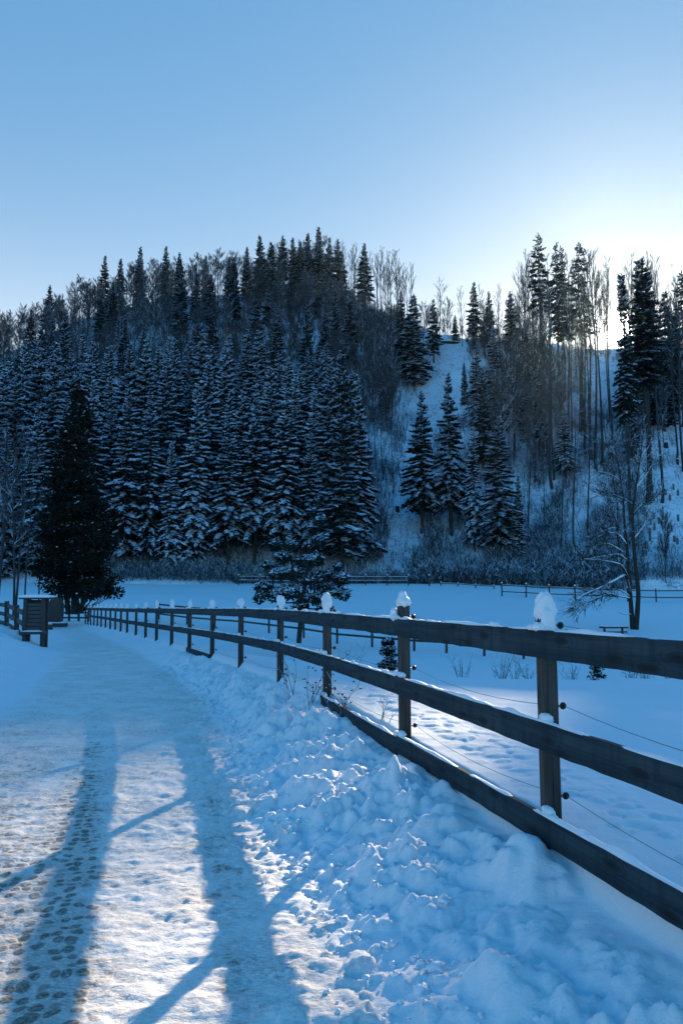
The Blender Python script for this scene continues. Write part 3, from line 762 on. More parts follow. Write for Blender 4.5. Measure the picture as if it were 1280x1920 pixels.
    # leader
    ND.quad((wob(h)[0], wob(h)[1], h + .1), (wob(h)[0] + .12, 0, h - .6), (wob(h)[0], .0, h - .8), (wob(h)[0] - .12, 0, h - .6))
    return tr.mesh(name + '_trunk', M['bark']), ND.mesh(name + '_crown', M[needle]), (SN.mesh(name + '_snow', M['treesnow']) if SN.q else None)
def bare_meshes(name, h, seed, crown=.45, spread=.22, n1=26, n2=7, n3=4, up=.9, trunk_r=None, m='twig', stems=1, twig_r=.014, curve=.15):
    r = random.Random(seed); tr, tw = MB(), MB()
    tr_r = trunk_r or h * .008
    for st in range(stems):
        sx = 0 if stems == 1 else r.uniform(-1, 1) * h * .12; sy = 0 if stems == 1 else r.uniform(-1, 1) * h * .12
        ph = r.random() * 6
        ax = lambda z: np.array([sx * (z / h) ** .8 + .012 * h * sin(z * 5 / h + ph), sy * (z / h) ** .8 + .012 * h * cos(z * 4 / h + ph), z])
        zs = np.linspace(-.5, h, 16)
        tr.tube([ax(max(z, 0)) if z > 0 else (0, 0, z) for z in zs], [max(.012, tr_r * (1 - max(z, 0) / h) ** .75 * (1.3 if z < .4 else 1)) for z in zs], 6)
        n1_ = n1 // stems
        for k in range(n1_):
            z0 = h * (crown + (1 - crown) * (k + r.random()) / n1_ * .97); t = (z0 / h - crown) / (1 - crown)
            az = r.random() * 6.28; L1 = h * spread * (1.25 - t) * r.uniform(.6, 1.15) * (.5 + 1.4 * t if t < .3 else 1)
            def branch(p, az, el, L_, rad_, lev):
                n = 5 if lev == 1 else 4
                pts = [p]; e = el; a = az
                for i in range(n):
                    e += curve * r.uniform(-.3, 1) * (1 if up > .5 else -.6); a += r.uniform(-.22, .22); e = min(e, 1.45)
                    pts.append(pts[-1] + np.array([cos(a) * cos(e), sin(a) * cos(e), sin(e)]) * L_ / n)
                (tr if lev == 1 else tw).tube(pts, list(np.linspace(rad_, max(rad_ * .35, twig_r * .5), n + 1)), 4 if lev == 1 else 3, cap=False)
                if lev < 3:
                    nn = n2 if lev == 1 else n3
                    for j in range(nn):
                        s_ = .25 + .75 * (j + r.random()) / nn; q = min(int(s_ * n), n - 1); f = s_ * n - q
                        P0 = pts[q] * (1 - f) + pts[q + 1] * f
                        branch(P0, a + r.choice((-1, 1)) * r.uniform(.35, 1.0), e + r.uniform(-.35, .35), L_ * r.uniform(.3, .5) * (1.3 - .5 * s_), max(rad_ * .45, twig_r), lev + 1)
            branch(ax(z0), az, up * r.uniform(.6, 1.1), L1, max(tr_r * .4 * (1 - t * .6), .02), 1)
    return tr.mesh(name + '_trunk', M['bark'] if m == 'bark' else M[m]), tw.mesh(name + '_crown', M[m]), None
PROTO = {}
def reg(key, kind, h, meshes): PROTO[key] = (kind, h, meshes)
SPR = 'spruce_tree'
for i in range(5):
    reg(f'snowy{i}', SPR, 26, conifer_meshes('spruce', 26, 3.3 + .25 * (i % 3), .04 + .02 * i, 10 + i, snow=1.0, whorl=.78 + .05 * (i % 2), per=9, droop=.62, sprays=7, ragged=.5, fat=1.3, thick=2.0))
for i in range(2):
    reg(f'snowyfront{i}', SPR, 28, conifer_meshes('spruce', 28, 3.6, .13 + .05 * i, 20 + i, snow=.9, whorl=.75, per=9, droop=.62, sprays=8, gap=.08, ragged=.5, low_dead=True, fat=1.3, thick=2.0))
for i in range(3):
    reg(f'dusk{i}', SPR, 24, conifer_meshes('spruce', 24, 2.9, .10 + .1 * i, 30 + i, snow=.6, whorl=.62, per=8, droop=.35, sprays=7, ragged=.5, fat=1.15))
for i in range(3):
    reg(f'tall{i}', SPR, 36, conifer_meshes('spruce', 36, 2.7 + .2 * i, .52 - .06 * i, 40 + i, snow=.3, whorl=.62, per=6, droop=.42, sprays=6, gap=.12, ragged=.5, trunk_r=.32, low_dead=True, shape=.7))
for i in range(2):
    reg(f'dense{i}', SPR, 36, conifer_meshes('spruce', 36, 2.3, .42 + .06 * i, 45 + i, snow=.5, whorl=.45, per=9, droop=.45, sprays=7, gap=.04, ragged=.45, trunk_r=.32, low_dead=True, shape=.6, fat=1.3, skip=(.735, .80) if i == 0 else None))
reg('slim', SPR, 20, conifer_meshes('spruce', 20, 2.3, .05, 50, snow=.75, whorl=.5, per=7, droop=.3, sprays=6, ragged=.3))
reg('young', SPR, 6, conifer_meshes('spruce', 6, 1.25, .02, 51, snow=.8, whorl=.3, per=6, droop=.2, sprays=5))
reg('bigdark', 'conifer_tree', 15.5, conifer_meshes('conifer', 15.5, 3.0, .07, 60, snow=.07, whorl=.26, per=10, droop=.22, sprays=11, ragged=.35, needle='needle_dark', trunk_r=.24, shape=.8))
reg('stand0', 'beech_tree', 24, bare_meshes('beech', 24, 70, .5, .17, 24, 8, 4, 1.05))
reg('stand1', 'beech_tree', 26, bare_meshes('beech', 26, 71, .55, .14, 22, 8, 4, 1.1))
reg('stand2', 'beech_tree', 22, bare_meshes('beech', 22, 72, .38, .2, 26, 8, 4, .95))
for i in range(4):
    reg(f'bushy{i}', 'beech_tree', 15, bare_meshes('beech', 15, 80 + i, .12 + .05 * i, .36, 44, 9, 5, .75 + .1 * (i % 2), m='twigs' if i % 2 else 'twig', twig_r=.028, trunk_r=.16))
reg('pole', 'beech_tree', 18, bare_meshes('beech', 18, 90, .3, .10, 20, 5, 3, .5, m='twigs', trunk_r=.11))
reg('shrubby', 'bare_shrub', 4, bare_meshes('shrub', 4, 91, .02, .5, 40, 6, 4, .9, m='shrub', twig_r=.012, trunk_r=.04))

def crown_names(kind): return ('trunk', 'crown', 'snow_load')
def plant(key, X, Y, h, wide=1.0, rz=None, label=None, group=None, name=None, cat='tree', z=None):
    kind, h0, me = PROTO[key]; k = h / h0
    o = empty(name or kind, (X, Y, (Hs(X, Y) if z is None else z) - .05), rng.random() * 6.28 if rz is None else rz, (k * wide, k * wide, k))
    obj('trunk', me[0], o); obj('crown', me[1], o)
    if me[2]: obj('snow_load', me[2], o)
    tag(o, label, cat, group); return o
def tree_px(key, px, top, base=None, Y=None, **kw):
    """stand a tree where the photo's pixel column meets the slope, as tall as it looks from the camera"""
    if base is not None:
        hit = ground_hit(px, base)
        if hit is None: return None
        X, Y, Z = hit
    else:
        X = ray(px, 900)[0] / ray(px, 900)[1] * Y; Z = Hs(X, Y)
        X = (px - 640) / FPX * (Y * cp + (Z + 8 - CAMH) * sp_)
        Z = Hs(X, Y)
    d = ray(px, top); zt = CAMH + d[2] / d[1] * Y
    h = zt - Z
    if h < 1.5: return None
    X = (px - 640) / FPX * (Y * cp + (Z + h * .5 - CAMH) * sp_)
    return plant(key, X, Y, h, **kw)
rt = random.Random(5)
# skyline of the wood on the crest, as seen
SKY = [(-60, 600), (0, 580), (60, 562), (100, 550), (150, 525), (200, 508), (250, 495), (300, 486), (350, 482), (400, 470), (450, 474), (480, 465), (550, 455), (620, 450), (660, 470), (700, 470), (760, 510), (800, 560), (830, 600)]
skx, sky_ = [a for a, b in SKY], [b for a, b in SKY]
GB = 'bare trees of the upper hillside wood'
def crestD(px): return float(np.interp((px - 640) / FPX, CRD_P, CRD))
# crest and upper slope: bare beeches in loose rows
nrow = 0
for row, (frac, hh) in enumerate(((1.0, 15), (.93, 14), (.85, 13.5), (.76, 13), (.66, 12.5), (.56, 12), (.47, 11))):
    px = -40 + row * 11
    while px < 770 - row * 8:
        p = px + rt.uniform(-9, 9); D = 106 + (crestD(p) - 106) * frac + rt.uniform(-3, 3)
        X = (p - 640) / FPX * D * 1.03
        h = hh * rt.uniform(.8, 1.2)
        if row == 0:
            d = ray(p, float(np.interp(p, skx, sky_)) + rt.uniform(-4, 14)); h = CAMH + d[2] / d[1] * D - Hs(X, D)
            h = min(max(h, 7), 24)
        tall = p > 615 and row < 3
        key = f'bushy{rt.randrange(4)}' if not tall else f'stand{rt.randrange(3)}'
        if row and p < 640 and rt.random() < .2:
            plant(rt.choice(['slim', 'dusk0', 'dusk1']), X, D, h * rt.uniform(1.0, 1.35), wide=1.25, label=f'narrow spruce among the bare beeches, {("", "just below the skyline", "high on the slope", "in the upper middle", "halfway down", "low in the wood", "right above the snowy stand")[row]}, {"left" if p < 200 else ("middle" if p < 420 else "right")} part', group='scattered spruces of the upper slope'); px += 25; continue
        lab = ('bare beech on the skyline of the left hill crest' if row == 0 else 'bare frosted beech in the upper wood above the snowy spruces') if not tall else 'tall slim bare beech on the crest just left of the saddle'
        if not tall:
            third = 'left' if p < 200 else ('middle' if p < 420 else 'right')
            where = ('on the skyline', 'just below the skyline', 'high on the slope', 'in the upper middle of the wood', 'halfway down the wood', 'low in the wood', 'right above the snowy spruces')[row]
            lab = f'bare {"frosted" if int(key[-1]) % 2 else "dark"} beech {where}, {third} part of the left hill'
        plant(key, X, D, h * (1.25 if tall and row else 1), label=lab, group=GB if not tall else 'slim bare trees on the crest left of the saddle', wide=1.0 if not tall else .9)
        px += 23 + row * 1.5 if p < 620 else 17
# conifers poking out on the skyline
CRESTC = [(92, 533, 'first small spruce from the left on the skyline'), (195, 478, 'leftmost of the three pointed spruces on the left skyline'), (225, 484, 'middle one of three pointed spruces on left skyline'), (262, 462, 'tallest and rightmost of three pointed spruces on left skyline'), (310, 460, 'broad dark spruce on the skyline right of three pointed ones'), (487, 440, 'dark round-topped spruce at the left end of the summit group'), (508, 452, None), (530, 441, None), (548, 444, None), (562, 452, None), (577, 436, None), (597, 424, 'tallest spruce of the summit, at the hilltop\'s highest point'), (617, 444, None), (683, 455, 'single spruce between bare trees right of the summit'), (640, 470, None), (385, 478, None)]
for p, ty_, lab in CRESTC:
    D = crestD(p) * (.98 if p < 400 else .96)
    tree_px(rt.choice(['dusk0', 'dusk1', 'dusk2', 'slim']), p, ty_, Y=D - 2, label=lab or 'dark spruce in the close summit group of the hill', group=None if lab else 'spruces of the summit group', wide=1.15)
for p, ty_, D in ((75, 598, 165), (120, 590, 160), (60, 640, 150), (40, 660, 140), (655, 545, 172), (610, 560, 170), (575, 570, 165), (520, 585, 160), (440, 600, 175), (100, 640, 140)):
    tree_px(rt.choice(['slim', 'dusk0']), p, ty_, Y=D, label='lone spruce among the bare trees of the upper slope', group='scattered spruces of the upper slope', wide=1.1)
# the dense snowy stand, four rows
ST = 'snow-laden spruces of the dense stand'
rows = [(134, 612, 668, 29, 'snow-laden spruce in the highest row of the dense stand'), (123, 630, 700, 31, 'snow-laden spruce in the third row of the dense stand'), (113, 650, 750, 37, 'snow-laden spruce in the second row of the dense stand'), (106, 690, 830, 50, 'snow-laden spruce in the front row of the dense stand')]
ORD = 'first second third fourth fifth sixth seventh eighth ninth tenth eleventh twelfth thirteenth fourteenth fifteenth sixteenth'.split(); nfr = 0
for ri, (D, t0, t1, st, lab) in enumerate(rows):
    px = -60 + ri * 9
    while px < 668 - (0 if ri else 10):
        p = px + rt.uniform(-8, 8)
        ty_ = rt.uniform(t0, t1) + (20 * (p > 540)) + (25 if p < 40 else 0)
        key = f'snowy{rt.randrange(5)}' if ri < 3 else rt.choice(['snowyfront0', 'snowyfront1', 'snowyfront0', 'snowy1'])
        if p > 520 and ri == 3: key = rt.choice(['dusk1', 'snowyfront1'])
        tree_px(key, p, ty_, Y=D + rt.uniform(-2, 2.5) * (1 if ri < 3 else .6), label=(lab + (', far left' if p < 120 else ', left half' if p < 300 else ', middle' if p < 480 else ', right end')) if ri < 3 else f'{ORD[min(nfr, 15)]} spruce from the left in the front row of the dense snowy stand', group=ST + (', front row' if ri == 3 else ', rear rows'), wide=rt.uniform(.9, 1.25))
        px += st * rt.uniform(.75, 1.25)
        if ri == 3: nfr += 1
# named individuals: (key, px, top, base or None, Y, wide, label)
IND = [
 ('dusk1', 812, 560, None, 172, 1.2, 'small dark spruce on the left rim of the saddle'),
 ('snowy3', 925, 610, 760, None, 1.2, 'snow-dusted spruce below the right side of the saddle group'),
 ('dusk0', 985, 600, 770, None, 1.2, 'dark spruce in the thicket left of the long straight trunk'),
 ('snowyfront1', 1058, 760, 905, None, 1.2, 'snowy spruce among the tall trunks left of the sun'),
 ('dusk2', 1000, 690, 870, None, 1.3, 'dark shaggy spruce low in the thicket left of the long straight trunk'),
 ('slim', 1222, 700, 800, None, 1.3, 'snowy young spruce on the slope right of the sunlit pair'),
 ('snowy0', 962, 640, 800, None, 1.3, 'dark snow-streaked spruce right of the saddle group, lower down'),
 ('dusk1', 1262, 680, 800, None, 1.3, 'dark spruce at the right edge below the crest'),
 ('snowy1', 775, 548, 722, None, 1.55, 'heavily snow-covered spruce beside the open snow patch below the saddle'),
 ('dusk0', 752, 545, 690, None, 1.2, 'dark spruce directly left of the heavily snow-covered one near the saddle'),
 ('slim', 722, 672, 790, None, 1.0, 'small slender snowy spruce left of the gully top'),
 ('slim', 660, 540, 650, None, 1.2, 'bushy snowy spruce under the summit trees, left of saddle'),
 ('dusk0', 640, 655, 1040, None, 1.05, 'tall dark spruce at the right end of the dense stand'),
 ('snowyfront0', 672, 700, 1050, None, .75, 'ragged snowy spruce on the rim of the gully, right end of the stand'),
 ('slim', 676, 935, 1045, None, 1.15, 'small thick snowy spruce under the right end of the dense stand'),
 ('snowyfront1', 790, 735, 998, None, 1.25, 'leftmost of four snowy spruces on the open slope right of gully'),
 ('snowyfront1', 842, 700, 1002, None, 1.0, 'tallest of four snowy spruces on the slope, with long bare trunk'),
 ('snowyfront0', 888, 800, 1035, None, .95, 'third snowy spruce from the gully, beside the bushiest one'),
 ('snowyfront0', 935, 778, 1042, None, 1.45, 'bushiest snowy spruce of the four at the slope foot'),
 ('slim', 972, 890, 1045, None, .9, 'small thin snowy spruce right of the bushiest one'),
 ('dusk0', 853, 590, 645, None, 1.5, 'left dark spruce of the group on the saddle right of the bare patch'),
 ('dusk1', 888, 528, 650, None, 1.2, 'tallest dark spruce of the group on the saddle'),
 ('dusk0', 917, 545, 655, None, 1.2, 'dark spruce right of the tallest one on the saddle'),
 ('dusk2', 957, 545, 690, None, 1.1, 'brownish spruce between the saddle group and tall trees'),
 ('snowy2', 893, 650, 800, None, 1.1, 'snowy spruce under the saddle group on the slope'),
 ('slim', 870, 680, 760, None, 1.1, 'short snowy spruce beside the open snow patch, on its right'),
 ('dusk1', 940, 660, 830, None, 1.2, 'dark spruce in the thicket below the brownish spruce'),
 ('dusk0', 905, 690, 880, None, 1.1, 'dark half-hidden spruce behind the four snowy ones'),
 ('tall0', 1012, 434, None, 152, 1.15, 'tallest spruce on the right skyline, leftmost of the tall group'),
 ('tall1', 1046, 452, None, 146, 1.0, 'second tall spruce from the left on the right skyline'),
 ('tall2', 1055, 458, None, 150, .9, 'tall spruce touching its left neighbour on the right skyline'),
 ('tall0', 1088, 452, None, 140, 1.15, 'tall thin-topped spruce left of the sun gap'),
 ('dense0', 1173, 508, 985, None, .72, 'tall snow-flecked spruce standing in front of the sun'),
 ('dense1', 1209, 484, 945, None, 1.25, 'tall snow-flecked spruce directly right of the sun'),
 ('dusk1', 1248, 545, None, 150, 1.25, 'spruce second from the right edge, right of the sun'),
 ('dusk2', 1218, 600, None, 148, 1.5, 'short dense spruce under the tall ones right of the sun'),
 ('dusk0', 1240, 628, None, 140, 1.4, 'low bushy spruce right of the sun, below the second from right'),
 ('slim', 1264, 590, None, 152, 1.6, 'bushy snowy spruce close to the right edge on the crest'),
 ('dusk1', 1196, 640, None, 142, 1.2, 'dark spruce low behind the two sunlit tall spruces'),
 ('tall2', 1282, 505, None, 140, 1.2, 'tall spruce cut by the right edge of the picture'),
 ('dusk0', 1185, 760, 860, None, 1.5, 'small dark spruce under the sun, behind tall trunks'),
]
for key, px, top, base, Y, wd, lab in IND:
    tree_px(key, px, top, base=base, Y=Y, wide=wd, label=lab)
# bare trees standing singly on the right
BARE = [
 ('stand1', 1143, 500, 905, None, .4, 'thinnest bare trunk standing in the bright gap left of the sun'),
 ('stand2', 824, 520, None, 178, 1.1, 'round bare tree standing alone on the saddle skyline'),
 ('stand0', 742, 468, None, 185, 1.1, None), ('stand1', 715, 462, None, 188, 1.0, None), ('stand2', 762, 500, None, 186, 1.0, None), ('stand0', 640, 450, None, 205, 1, None), ('stand1', 660, 458, None, 200, 1, None),
 ('stand2', 865, 535, None, 174, .8, None), ('stand0', 935, 530, None, 172, .8, None), ('stand1', 900, 532, None, 172, .9, None),
 ('stand0', 985, 470, None, 160, 1.0, None), ('stand1', 1000, 478, None, 158, .9, None), ('stand2', 972, 500, None, 165, .8, None),
 ('stand1', 1030, 480, 918, None, .8, 'dark straight trunk reaching from the slope foot to the skyline'),
 ('stand0', 1066, 480, 870, None, .9, None), ('stand1', 1104, 470, 862, None, .8, None), ('stand0', 1112, 468, 880, None, .9, None), ('stand1', 1120, 474, 872, None, .8, None),
 ('stand1', 1092, 500, 830, None, .7, None), ('stand0', 1136, 505, 790, None, .6, None), ('stand1', 1141, 480, 830, None, .6, None), ('stand2', 1190, 475, 800, None, .7, None),
 ('stand0', 1216, 480, 940, None, .7, None), ('stand1', 1232, 482, 945, None, .7, None), ('stand0', 1262, 560, 860, None, .8, None), ('stand1', 1272, 520, 800, None, .8, None),
 ('stand1', 1182, 490, 790, None, .6, None),
 ('pole', 1178, 640, 985, None, .9, None), ('pole', 1075, 700, 1030, None, 1.1, None), ('pole', 1100, 690, 1005, None, 1, None), ('pole', 1017, 800, 990, None, .9, None),
 ('pole', 1052, 830, 1035, None, 1, None), ('pole', 990, 760, 990, None, 1.1, None), ('pole', 960, 900, 1055, None, 1.2, None), ('pole', 735, 760, 925, None, 1.1, 'slim dark bare tree standing alone in the gully'),
 ('pole', 704, 720, 880, None, 1.2, None), ('pole', 716, 760, 900, None, 1.2, None), ('pole', 690, 740, 905, None, 1.2, None), ('pole', 845, 800, 1005, None, .8, None),
 ('bushy1', 735, 660, 800, None, .8, None), ('bushy3', 700, 640, 790, None, .9, None), ('bushy1', 985, 610, 800, None, .9, None), ('bushy3', 960, 640, 860, None, .9, None), ('bushy0', 1010, 640, 860, None, .9, None),
 ('bushy1', 1035, 660, 900, None, .8, None), ('bushy3', 940, 700, 900, None, .8, None), ('bushy1', 1000, 720, 905, None, .8, None), ('bushy2', 1246, 960, 1100, None, .6, 'low bare tree among the guards at the slope foot, right edge'),
 ('bushy3', 1195, 740, 850, None, .8, None), ('bushy1', 1240, 700, 830, None, .7, None), ('bushy0', 1268, 660, 790, None, .7, None), ('bushy3', 690, 840, 960, None, .5, None),
]
for i, (key, px, top, base, Y, wd, lab) in enumerate(BARE):
    lab2 = lab or {'s': 'tall bare trunk with fine top among the trees around the sun', 'p': 'thin bare pole-like tree on the snowy right slope', 'b': 'bare bushy tree in the thicket on the right slope'}[key[0]]
    if px < 770 and key[0] == 's' and not lab: lab2 = 'tall slim bare beech on the crest just left of the saddle'
    tree_px(key, px, top, base=base, Y=Y, wide=wd, label=lab2, group=None if lab else {'s': 'tall bare trees around the sun' if px >= 770 else 'slim bare trees on the crest left of the saddle', 'p': 'thin pole-like trees on the right slope', 'b': 'bushy bare trees in the right thicket'}[key[0]])
for i in range(16):
    p = 1104 + i * 4.2 + rt.uniform(-2, 2); D = 169 + rt.uniform(-1.5, 1.5); X = (p - 640) / FPX * D * 1.03
    plant('shrubby', X, D, rt.uniform(1.2, 2.4), label='low leafless shrub on the snowy crest in the sun gap', group='shrubs on the crest in the sun gap', cat='shrub')
# extra thin trees behind the right-hand tall group
for i in range(64):
    p = rt.uniform(985, 1285); 
    if 1112 < p < 1176: continue
    D = rt.uniform(128, 172); tree_px(rt.choice(['stand0', 'stand1', 'stand1', 'stand2', 'pole']), p, rt.uniform(485, 600), Y=D, wide=rt.uniform(.55, .8), label='slender bare tree in the thin wood on the right crest', group='slender bare trees of the right crest')
for i in range(30):
    p = rt.uniform(775, 1010); D = rt.uniform(160, 174) if not 775 < p < 872 else rt.uniform(178, 186); tree_px(rt.choice(['bushy0', 'bushy2', 'stand2']), p, rt.uniform(560, 610), Y=D, wide=.8, label='low bare tree on the saddle between dark spruces', group='low bare trees on the saddle')
# the lonely dark conifer by the path and bare trees left of it
for p, t_, Y, wd in ((37, 790, 46, .9), (27, 830, 44, 1.0), (54, 850, 50, .9), (5, 800, 48, 1.1), (-25, 760, 45, 1.1), (112, 900, 56, .7), (78, 880, 58, .7)):
    tree_px('stand2' if p != 54 else 'pole', p, t_, Y=Y, wide=wd, label='bare snow-flecked tree left of the big dark conifer', group='bare trees beside the left fence')


# ------------------------------------------------------------------ trees and bushes with a shape of their own
def pad_meshes(name, stems, pads, seed, snow=.6, needle='needle', leaf=.17, dens=120, shell=.55):
    """stems: list of (points, radii); pads: (centre, radii) clumps of needles carried by limbs"""
    r = np.random.default_rng(seed); tr = MB(); ND, SN = [], []
    for pts, rad in stems: tr.tube(pts, rad, 7)
    allp = np.concatenate([np.asarray(p, float) for p, _ in stems])
    for c, rd in pads:
        c = np.array(c, float); rd = np.array(rd, float)
        q = allp[np.argmin(np.linalg.norm((allp - c) * (1, 1, 1.6), axis=1) + np.maximum(allp[:, 2] - c[2], 0) * 2)]
        mid = (q + c) / 2 + (0, 0, -.05 * np.linalg.norm(c - q))
        tr.tube([q, mid, c], [.045, .03, .015], 4, cap=False)
        n = int(dens * (rd[0] * rd[1] * rd[2]) ** .45)
        u = r.normal(size=(n, 3)); u /= np.linalg.norm(u, axis=1)[:, None]; rr = shell + (1 - shell) * r.random(n) ** .6
        P = c + u * rd * (rr * r.uniform(.85, 1.15, n))[:, None]
        out = u * (1, 1, .6) + r.normal(0, .45, (n, 3)); out /= np.linalg.norm(out, axis=1)[:, None]
        sd_ = np.cross(out, r.normal(size=(n, 3))); sd_ /= np.linalg.norm(sd_, axis=1)[:, None]
        ln = (leaf * r.uniform(.7, 1.5, n))[:, None]; wd = ln * .33
        ND.append(np.stack([P - out * ln * .5, P + sd_ * wd, P + out * ln, P - sd_ * wd], 1))
        sel = (u[:, 2] > .1) & (r.random(n) < snow)
        if sel.any():
            Ps = P[sel] + (0, 0, .03); m_ = len(Ps); a = r.uniform(0, 6.28, m_); l2 = leaf * r.uniform(.45, 1.0, m_)
            ax_, ay_ = np.stack([np.cos(a) * l2, np.sin(a) * l2, r.normal(0, .25, m_) * l2], -1), np.stack([-np.sin(a) * l2 * .6, np.cos(a) * l2 * .6, r.normal(0, .25, m_) * l2], -1)
            up = np.stack([0 * l2, 0 * l2, l2 * .35], -1)
            SN.append(np.stack([Ps - ax_, Ps - ay_, Ps + up, Ps + up * .99], 1)); SN.append(np.stack([Ps - ay_, Ps + ax_, Ps + up, Ps + up * .99], 1))
            SN.append(np.stack([Ps + ax_, Ps + ay_, Ps + up, Ps + up * .99], 1)); SN.append(np.stack([Ps + ay_, Ps - ax_, Ps + up, Ps + up * .99], 1))
    qa, qb = QB(), QB(); qa.q = list(np.concatenate(ND)); qb.q = list(np.concatenate(SN)) if SN else []
    return tr.mesh(name, M['bark']), qa.mesh(name, M[needle]), (qb.mesh(name, M['treesnow']) if qb.q else None)
def put(name, loc, me, label, group=None, cat='tree'):
    o = tag(empty(name, loc), label, cat, group); obj('trunk', me[0], o); obj('crown', me[1], o)
    if me[2]: obj('snow_load', me[2], o)
    return o
def local(px, py, Y, O, dy=0.0):
    """photo pixel at distance Y, as a point relative to O"""
    return at(px, py, Y + dy) - O
# spreading snowy pine behind the middle of the fence
rp = random.Random(21)
Yp = 40.0; b0 = at(560, 1205, Yp); b0[2] = Hs(b0[0], Yp); O = b0
stem = [local(560, 1206, Yp, O), local(564, 1160, Yp, O), local(568, 1120, Yp, O), local(575, 1075, Yp, O), local(584, 1020, Yp, O), local(592, 975, Yp, O), local(596, 938, Yp, O)]
stem2 = [local(566, 1140, Yp, O), local(556, 1090, Yp, O, -.4), local(545, 1050, Yp, O, -.6), local(520, 1015, Yp, O, -.5), local(508, 995, Yp, O, -.5)]
stem3 = [local(568, 1130, Yp, O), local(600, 1112, Yp, O, .3), local(628, 1090, Yp, O, .3)]
pads = []
for px, py, rx, rz in [(498, 1100, .55, .32), (520, 1080, .6, .3), (515, 1115, .6, .35), (545, 1108, .6, .4), (548, 1075, .6, .35), (575, 1125, .6, .35), (600, 1120, .6, .35), (625, 1105, .55, .4), (640, 1085, .45, .35), (645, 1115, .4, .3), (615, 1078, .5, .35), (585, 1090, .6, .4), (570, 1055, .55, .35), (595, 1050, .5, .35), (530, 1045, .45, .3), (515, 1022, .35, .3), (545, 1020, .35, .25), (580, 1025, .45, .3), (603, 1015, .4, .3), (590, 995, .35, .3), (598, 975, .3, .28), (590, 958, .22, .25), (596, 940, .14, .2), (505, 1060, .3, .2), (636, 1060, .28, .22), (490, 1120, .35, .25), (612, 1140, .4, .2), (560, 1138, .4, .22)]:
    for k in range(2):
        pads.append((local(px + rp.uniform(-5, 5), py + rp.uniform(-4, 4), Yp, O, rp.uniform(-1.2, 1.2) * min(1, rx * 1.8)), (rx * rp.uniform(.7, 1.1), rx, rz)))
put('pine_tree', tuple(b0), pad_meshes('pine', [(stem, [.13, .12, .11, .09, .07, .05, .02]), (stem2, [.08, .07, .06, .04, .02]), (stem3, [.06, .05, .03])], pads, 5, snow=.75, leaf=.13, dens=330), 'spreading snow-dusted pine with twisted trunk behind the middle of the board fence')
# the big dark conifer: several stems, dense drooping crown
Yd = 52.0; b1 = at(142, 1150, Yd); b1[2] = Hs(b1[0], Yd); O = b1
zoff = lambda px, py, dy=0: local(px, py, Yd, O, dy)
stems = [([zoff(140, 1152), zoff(143, 1050), zoff(146, 900), zoff(148, 715)], [.26, .22, .14, .03]), ([zoff(128, 1152, .4), zoff(122, 1080, .4), zoff(118, 980, .5), zoff(122, 860, .3)], [.18, .15, .1, .03]), ([zoff(152, 1148, -.3), zoff(165, 1070, -.3), zoff(172, 980, -.3), zoff(166, 880, -.2)], [.14, .12, .08, .03])]
pads = []; env = [(705, 148, 3), (740, 148, 11), (780, 147, 18), (820, 145, 28), (870, 143, 40), (920, 141, 52), (980, 138, 60), (1030, 137, 66), (1070, 138, 71), (1095, 145, 70), (1115, 170, 46)]
ey, ecx, ew = [e[0] for e in env], [e[1] for e in env], [e[2] for e in env]
for k in range(330):
    py = 712 + 400 * rp.random() ** .75; cxp, wp_ = np.interp(py, ey, ecx), np.interp(py, ey, ew)
    an = rp.random() * 6.28; rr = rp.random() ** .5 * rp.uniform(.75, 1.2)
    sz = (.24 + .0022 * wp_ * rp.uniform(2.2, 5.5)) * .9
    pads.append((zoff(cxp + cos(an) * rr * wp_, py + (1 - rr) * -6 + rr * 6, sin(an) * rr * wp_ / FPX * Yd), (sz * 1.25, sz * 1.25, sz * .55)))
put('conifer_tree', tuple(b1), pad_meshes('conifer', stems, pads, 6, snow=.05, needle='needle_dark', leaf=.15, dens=300, shell=.3), 'large black-green conifer standing at the end of the path')

# bare forked tree on the field
Yf = 47.0; b2 = at(1188, 1186, Yf); b2[2] = Hs(b2[0], Yf); O = b2; dzf = 0
tree = tag(empty('bare_tree', tuple(b2)), 'dark bare tree with two stems from one base and snow-lined branches on the field', 'tree')
rf_ = random.Random(33); trb, twb, snb = MB(), MB(), MB()
def spline(P, n=4):
    P = np.array(P, float); out = []
    for i in range(len(P) - 1):
        a, b, c, d = P[max(i - 1, 0)], P[i], P[i + 1], P[min(i + 2, len(P) - 1)]
        for k in range(n):
            u = k / n; out.append(.5 * ((2 * b) + (-a + c) * u + (2 * a - 5 * b + 4 * c - d) * u * u + (-a + 3 * b - 3 * c + d) * u ** 3))
    out.append(P[-1]); return np.array(out)
def limb(pts, r0, r1, depth_dir=0.0, lev=1, snowy=True):
    n = len(pts); P = spline([local(p[0], p[1], Yf, O, depth_dir * i / (n - 1) * 1.6) for i, p in enumerate(pts)])
    rad = np.linspace(r0, r1, len(P)); (trb if lev < 2 else twb).tube(P, list(rad), 6)
    if snowy:
        k = 1 + int(len(P) * .05); snb.tube(P[k:] + np.stack([np.zeros(len(P) - k)] * 2 + [rad[k:] * .9], -1), list(rad[k:] * .75 + .012), 4)
    return P, rad
